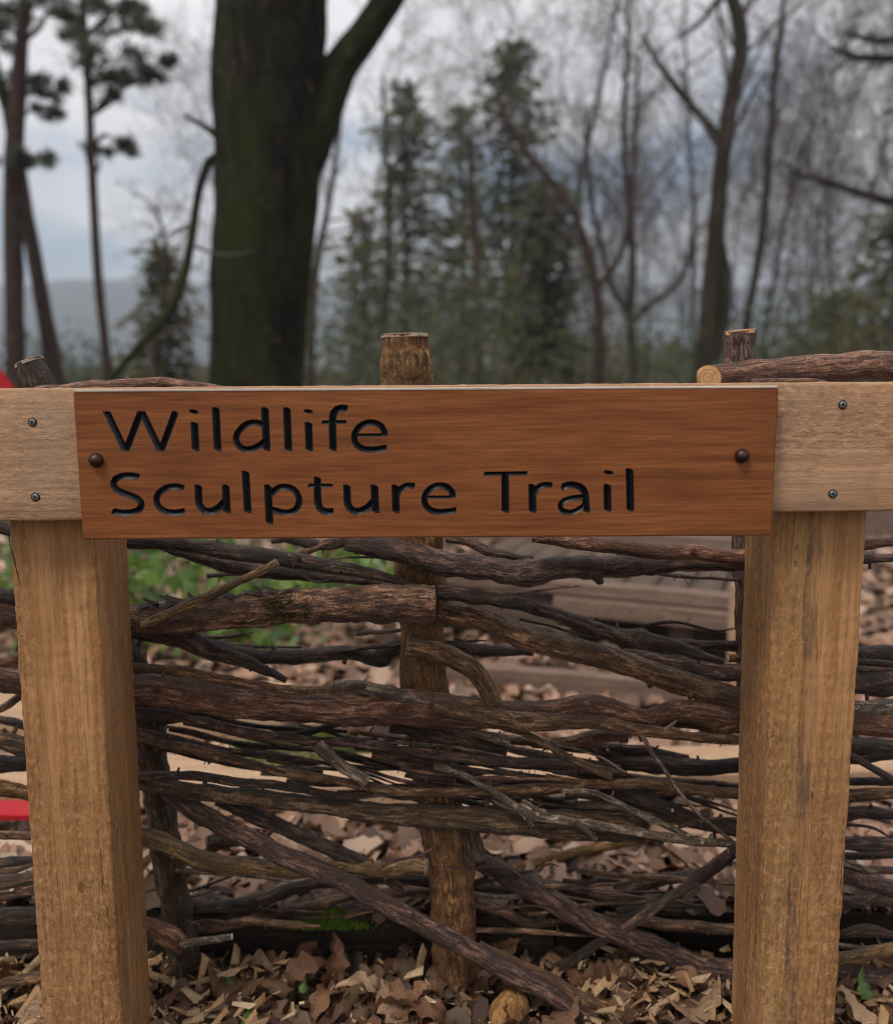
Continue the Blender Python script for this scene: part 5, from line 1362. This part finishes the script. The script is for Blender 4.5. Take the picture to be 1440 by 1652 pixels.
# pine foliage
def needle_clump(mb_, c_, rx, ry, rz, n_, ln=.14):
    for _ in range(n_):
        v = Vector((rnd.gauss(0, .5), rnd.gauss(0, .5), rnd.gauss(0, .5)))
        p = c_ + Vector((v.x * rx, v.y * ry, v.z * rz))
        d = (Vector((rnd.gauss(0, 1), rnd.gauss(0, 1), rnd.gauss(0, .7) + .4))).normalized() * ln * rnd.uniform(.6, 1.3)
        w_ = d.cross(Vector((rnd.gauss(0, 1), rnd.gauss(0, 1), rnd.gauss(0, 1)))).normalized() * ln * .11
        mb_.add([p - w_, p + w_, p + d], [(0, 1, 2)])
def pine_tree(label, stems, Y, clumps, density=1.0, group=None):
    root = traced_tree('pine_tree', label, stems, Y, M['trunk_pine'], M['twig'], group=group)
    mb_ = MB()
    path, rr = traced(stems[0][1], stems[0][2], Y)
    for (px, py, wpx, hpx) in clumps:
        c_ = at(px, py, Y + rnd.uniform(-.8, .8)); sx, sz = size_px(c_, wpx) / 2, size_px(c_, hpx) / 2
        for _ in range(max(3, int(wpx / 14))):
            q = c_ + Vector((rnd.uniform(-1, 1) * sx, rnd.uniform(-1, 1) * sx * .8, rnd.uniform(-1, 1) * sz * .8))
            needle_clump(mb_, q, sx * .36, sx * .36, sz * .6, int(85 * density), .16)
        near = min(path, key=lambda p: abs(p.z - (c_.z - .35)))
        m_ = near.lerp(c_, .5) + Vector((0, 0, .15))
        for _ in range(2):
            e = c_ + Vector((rnd.uniform(-.8, .8) * sx, rnd.uniform(-.5, .5) * sx, rnd.uniform(-.3, .3) * sz))
            pts = catmull([near, m_ + Vector((rnd.gauss(0, .1), 0, rnd.gauss(0, .08))), e], [4, 4]); bm_ = MB(); tube(bm_, pts, [.035 - .028 * i / 8 for i in range(len(pts))], 5); keep(bm_.build('limb', M['trunk_pine']), root)
    keep(mb_.build('needles', M['pine'], smooth=False), root)
    return root
pine_tree('tall pine at the left edge with layered dark foliage', [('trunk', [(25, 620), (24, 480), (22, 360), (24, 240), (32, 120), (38, 20), (40, -120), (42, -300)], [30, 30, 32, 30, 24, 18, 14, 8], 0)], 17.0,
          [(10, 20, 90, 34), (78, 130, 60, 26), (92, 150, 60, 20), (80, 185, 60, 26), (60, 255, 70, 30), (10, 140, 50, 30), (60, 10, 50, 20), (-20, 60, 90, 40), (20, -60, 150, 60), (0, 258, 50, 26)], 1.1)
pine_tree('leaning reddish pine trunk at the left edge', [('trunk', [(92, 620), (78, 540), (62, 450), (44, 350), (28, 260), (14, 180), (-10, 100), (-30, 0)], [30, 26, 24, 22, 22, 20, 18, 14], 0)], 17.6,
          [(-40, 60, 100, 40), (-60, 10, 120, 50)], 1.0)
pine_tree('slim pine with ragged foliage left of the mossy trunk', [('trunk', [(176, 620), (168, 540), (158, 440), (152, 340), (147, 240), (143, 140), (137, 60), (130, -60), (128, -200)], [16, 15, 15, 14, 14, 13, 12, 9, 6], 0)], 16.0,
          [(150, 18, 120, 30), (205, 45, 110, 30), (200, 10, 90, 26), (180, 100, 130, 26), (255, 118, 60, 20), (215, 130, 70, 24), (200, 240, 60, 26), (165, 245, 50, 18), (140, 60, 60, 30), (100, 30, 50, 20), (280, 100, 36, 14), (160, -50, 150, 50), (190, 155, 40, 14)], 1.0)

# leaning bare tree on the right
traced_tree('bare_tree', 'tall dark leaning tree with a crooked top right of the board', [
    ('trunk', [(1132, 620), (1140, 540), (1148, 440), (1158, 330), (1166, 240), (1180, 150), (1194, 90), (1192, 40), (1178, -10), (1150, -90), (1140, -200)], [32, 30, 28, 27, 27, 25, 24, 24, 22, 18, 10], 16),
    ('fork', [(1150, 580), (1166, 520), (1170, 440), (1160, 380), (1160, 330)], [22, 20, 18, 14, 12], 0),
    ('limb', [(1166, 235), (1140, 200), (1110, 165), (1082, 130), (1060, 100), (1040, 60)], [20, 15, 13, 11, 9, 6], 7),
    ('limb', [(1174, -14), (1150, 10), (1126, 40), (1090, 60)], [16, 10, 8, 5], 5)], 13.0, M['trunk_green'], M['twig'], dict(lr=.22, nb=[8, 6, 4], rr=.33), limb_t0=.4)
traced_tree('bare_tree', 'slim bare tree just right of the leaning tree', [
    ('trunk', [(1190, 620), (1204, 520), (1222, 420), (1234, 330), (1240, 250), (1246, 140), (1262, 20), (1270, -120)], [15, 14, 13, 12, 11, 10, 8, 6], 18)], 18.0, M['trunk_green'], M['twig'], dict(lr=.22, nb=[8, 6, 4], rr=.4))
traced_tree('bare_tree', 'bare tree with brown lower trunk behind the board middle', [
    ('trunk', [(962, 620), (966, 540), (962, 470), (940, 380), (912, 320), (860, 260), (820, 200), (790, 120)], [22, 20, 16, 14, 13, 11, 9, 6], 16),
    ('limb', [(955, 470), (990, 430), (1010, 380), (1020, 300), (1024, 200), (1030, 90)], [12, 11, 10, 9, 8, 6], 12)], 20.0, M['trunk_pine'], M['twig'], dict(lr=.26, nb=[8, 6, 5], rr=.42))
traced_tree('bare_tree', 'fan shaped bare tree between the brown trunk and the leaning tree', [
    ('trunk', [(1022, 620), (1020, 560), (1016, 500), (1020, 430), (1014, 330), (1006, 220), (1010, 100), (1015, -40)], [16, 15, 13, 12, 11, 10, 8, 6], 18),
    ('limb', [(1018, 520), (1050, 490), (1090, 460), (1110, 420), (1120, 360)], [12, 10, 9, 8, 6], 8),
    ('limb', [(1018, 510), (990, 470), (970, 400), (950, 300), (945, 180)], [12, 10, 9, 8, 6], 9)], 24.0, M['trunk_green'], M['twig'], dict(lr=.24, nb=[8, 6, 5], rr=.42))
traced_tree('bare_tree', 'bare oak reaching in from the right frame edge', [
    ('trunk', [(1540, 640), (1535, 500), (1525, 380), (1530, 250), (1540, 100), (1550, -80)], [50, 48, 46, 42, 36, 26], 8),
    ('limb', [(1530, 130), (1480, 100), (1430, 94), (1380, 92), (1340, 76)], [22, 18, 14, 12, 6], 9),
    ('limb', [(1530, 60), (1470, 60), (1410, 66), (1360, 50)], [18, 14, 11, 5], 8),
    ('limb', [(1528, 330), (1460, 330), (1380, 310), (1320, 290), (1270, 280)], [20, 16, 12, 9, 5], 12)], 14.0, M['trunk_grey'], M['twig'], dict(lr=.30, nb=[8, 6, 5], rr=.42), limb_t0=.2)
traced_tree('pine_tree', 'reddish pine trunk rising through the evergreens behind the board', [
    ('trunk', [(772, 620), (770, 520), (768, 430), (764, 350), (760, 300), (758, 220)], [15, 14, 14, 13, 12, 9], 0)], 21.0, M['trunk_pine'], M['twig'])
traced_tree('bare_tree', 'slender bare tree just right of the mossy trunk', [
    ('trunk', [(500, 620), (502, 520), (512, 420), (530, 330), (545, 230), (556, 120)], [16, 15, 12, 10, 8, 5], 14)], 22.0, M['trunk_pine'], M['twig_light'], dict(lr=.22, nb=[8, 6, 4], rr=.42))
traced_tree('bare_tree', 'pale greenish sapling left of the middle stake', [
    ('trunk', [(612, 620), (618, 540), (624, 440), (628, 340), (622, 220), (618, 120)], [12, 11, 10, 9, 7, 5], 16)], 19.0, M['trunk_green'], M['twig_light'], dict(lr=.2, nb=[8, 6, 4], rr=.42))
traced_tree('bare_tree', 'crooked sapling growing left of the drooping limb', [
    ('trunk', [(246, 620), (250, 560), (262, 500), (270, 430), (262, 370), (250, 330)], [12, 11, 10, 8, 6, 4], 14)], 15.0, M['trunk_green'], M['twig_light'], dict(lr=.3, nb=[7, 6, 4], rr=.42))

# conifers
def conifer(label, px, ytop, Y, half_px, mat, whorls=30, base_frac=.12, density=1.0, group=None, ragged=.3, qs=.38):
    top = at(px, ytop, Y); Ht = top.z; Rm = size_px(top, half_px)
    root = empty('conifer', (top.x, Y, 0), label=label, cat='tree', group=group)
    mb_ = MB(); tube(mb_, [Vector((top.x, Y, -.2)), Vector((top.x + .05, Y, Ht * .5)), top], [Ht * .016, Ht * .010, .01], 8)
    keep(mb_.build('trunk', M['trunk_pine']), root)
    fb = MB(); lb = MB()
    for w in range(whorls):
        t = base_frac + (1 - base_frac) * (w / whorls) ** .9
        z = Ht * t; R_ = Rm * (1 - t) ** .75 / (1 - base_frac) ** .75 + .15
        for k in range(7):
            a = 6.283 * (k + rnd.random()) / 7; ln = R_ * rnd.uniform(1 - ragged * 1.6, 1.15)
            if rnd.random() < ragged * .35: continue
            d = Vector((math.cos(a), math.sin(a), -.12 + .3 * t))
            b = Vector((top.x, Y, z)); e = b + d * ln + Vector((0, 0, -.10 * ln))
            tube(lb, [b, b.lerp(e, .5) + Vector((0, 0, .05 * ln)), e], [.03, .02, .006], 3, cap0=False, cap1=False)
            nq = int((6 + 8.5 * ln) * density)
            for q in range(nq):
                f = rnd.uniform(.12, 1.05); p = b.lerp(e, f) + Vector((rnd.gauss(0, .13), rnd.gauss(0, .13), rnd.gauss(0, .08)))
                s_ = rnd.uniform(.6, 1.3) * qs
                dd = (d + Vector((rnd.gauss(0, .7), rnd.gauss(0, .7), rnd.gauss(-.15, .35)))).normalized() * s_
                ww = dd.cross(Vector((rnd.gauss(0, .4), rnd.gauss(0, .4), 1))).normalized() * s_ * .22
                fb.add([p, p + dd * .5 + ww, p + dd, p + dd * .5 - ww], [(0, 1, 2, 3)])
    keep(fb.build('foliage', mat, smooth=False), root); tag(keep(lb.build('limb', M['twig']), root), kind='stuff')
    return root
conifer('tall pointed dark conifer behind the middle of the board', 826, 62, 30.0, 190, M['evergreen'], 32, .22, 1.25, ragged=.5)
conifer('broad round topped dark conifer left of the pointed one', 650, 128, 28.0, 175, M['evergreen'], 28, .2, 1.1, ragged=.55)
conifer('thin dark conifer between the two larger conifers', 745, 165, 34.0, 120, M['evergreen'], 24, .2, 1.1, ragged=.55)
conifer('short pointed green conifer left of the brown trunk', 880, 300, 22.0, 80, M['olive'] if False else M['evergreen'], 24, .06, 1.2, ragged=.25)
conifer('small olive conifer left of the mossy trunk', 262, 395, 20.0, 62, M['olive'], 20, .05, .9, ragged=.45)
conifer('dark conifer at the right frame edge', 1446, 330, 17.0, 80, M['evergreen'], 18, .05, .7, ragged=.5)
conifer('olive conifer under the round topped one', 585, 330, 24.0, 80, M['olive'], 22, .05, .7, ragged=.5)
conifer('dim conifer beyond the slim bare tree', 1352, 470, 26.0, 90, M['evergreen'], 18, .05, 1.0, ragged=.35)

# evergreen understorey
ui = [(570, 590, 15.0, 1.6, 1.5, 'holly', 'dark holly right of the mossy trunk'), (700, 545, 17.0, 1.9, 1.9, 'holly', 'dark holly behind the middle stake'),
      (800, 500, 19.0, 1.9, 2.3, 'olive', 'olive evergreen thicket right of the middle stake'), 
      (960, 590, 24.0, 2.6, 1.8, 'olive', 'olive thicket behind the brown trunk'), (1060, 590, 22.0, 2.2, 1.4, 'holly', 'low dark holly left of the leaning tree'),
      (1250, 570, 18.0, 1.8, 1.6, 'holly', 'dark holly right of the dark stake top'), (1340, 580, 20.0, 2.0, 1.2, 'olive', 'olive thicket above the red brown pole'),
      (1420, 540, 15.0, 1.4, 1.9, 'olive', 'olive evergreen at the right frame edge'), (100, 600, 21.0, 1.6, .9, 'holly', 'low dark holly behind the leaning pine'),
      
      (640, 520, 21.0, 1.8, 2.0, 'olive', 'tall olive evergreen above the middle stake')]
for (px, py, Y, rx, rz, m_, lab) in ui:
    c_ = at(px, py, Y)
    shrub('holly_bush' if m_ == 'holly' else 'evergreen_shrub', Vector((c_.x, Y, max(.9, c_.z - rz * .35))), rx, rx * .8, rz, 1500, .15, M[m_], lab, clumps=26, stems=9, aspect=.45)

# far bare trees, shared meshes
def far_proto(seed_):
    b0 = Vector((0, 0, 0)); tb, cb = MB(), MB()
    cfg = dict(BARE, nb=[20, 11, 8], lr=.44, rr=.36, rmin=.008, t0=.2)
    pts, rads = [], []
    p = Vector((0, 0, -.3)); d = Vector((rnd.gauss(0, .05), 0, 1)); 
    Ht = rnd.uniform(13, 17)
    for i in range(11):
        pts.append(p.copy()); rads.append(.085 * (1 - .85 * i / 10))
        d = (d + Vector((rnd.gauss(0, .07), rnd.gauss(0, .07), .05))).normalized(); p += d * Ht / 10
    tube(tb, pts, rads, 7, rough=.1, seed=seed_, rfreq=1.5, cap0=False)
    branch_off([cb] * 4, pts, rads, 0, 3, cfg, Ht)
    return tb.mesh('far_trunk', M['trunk_grey']), cb.mesh('far_crown', M['twig'])
fps = [far_proto(i) for i in range(4)]
spots = []
tries = 0
while len(spots) < 34 and tries < 4000:
    tries += 1
    Y = rnd.uniform(26, 60); px = rnd.uniform(-80, 1520)
    if px < 340 and rnd.random() < .8 or px < 860 and rnd.random() < .7: continue
    if 560 < px < 760 and rnd.random() < .5: continue
    x = (px - 720) * Y / FPX
    if any((x - a) ** 2 + (Y - b) ** 2 < 6 for a, b in spots): continue
    spots.append((x, Y))
for x, Y in spots:
    tm, cmesh = rnd.choice(fps)
    root = empty('bare_tree', (x, Y, ground_z(x, Y)), label='bare grey broadleaved tree in the far wood', cat='tree', group='bare trees in the far wood')
    root.rotation_euler = (0, 0, rnd.uniform(0, 6.28)); s_ = rnd.uniform(.8, 1.2); root.scale = (s_, s_, s_)
    for nm, m_ in (('trunk', tm), ('crown', cmesh)):
        o = bpy.data.objects.new(nm, m_); C.objects.link(o); o.parent = root
# distant wood mass closing the valley edge
mb = MB()
for _ in range(9000):
    Y = rnd.uniform(70, 150); x = rnd.uniform(-.62, .62) * Y
    hh = (1.0 + (5.0 if x > -.1 * Y else .8) * (.5 + .5 * mnoise.noise(Vector((x * .06, Y * .03, 1))))) * (1.25 if x > 0 else .8)
    p = Vector((x, Y, rnd.uniform(-.5, hh))); s_ = rnd.uniform(.5, 1.3)
    d = Vector((rnd.gauss(0, .5), rnd.gauss(0, .3), 1)).normalized() * s_; w_ = Vector((s_ * .35, 0, rnd.gauss(0, .2)))
    mb.add([p, p + d * .5 + w_, p + d, p + d * .5 - w_], [(0, 1, 2, 3)])
tag(mb.build('woodland', M['olive_far'] if 'olive_far' in M else M['olive'], smooth=False), 'low far wood closing the view behind the trees', 'woodland', kind='stuff')
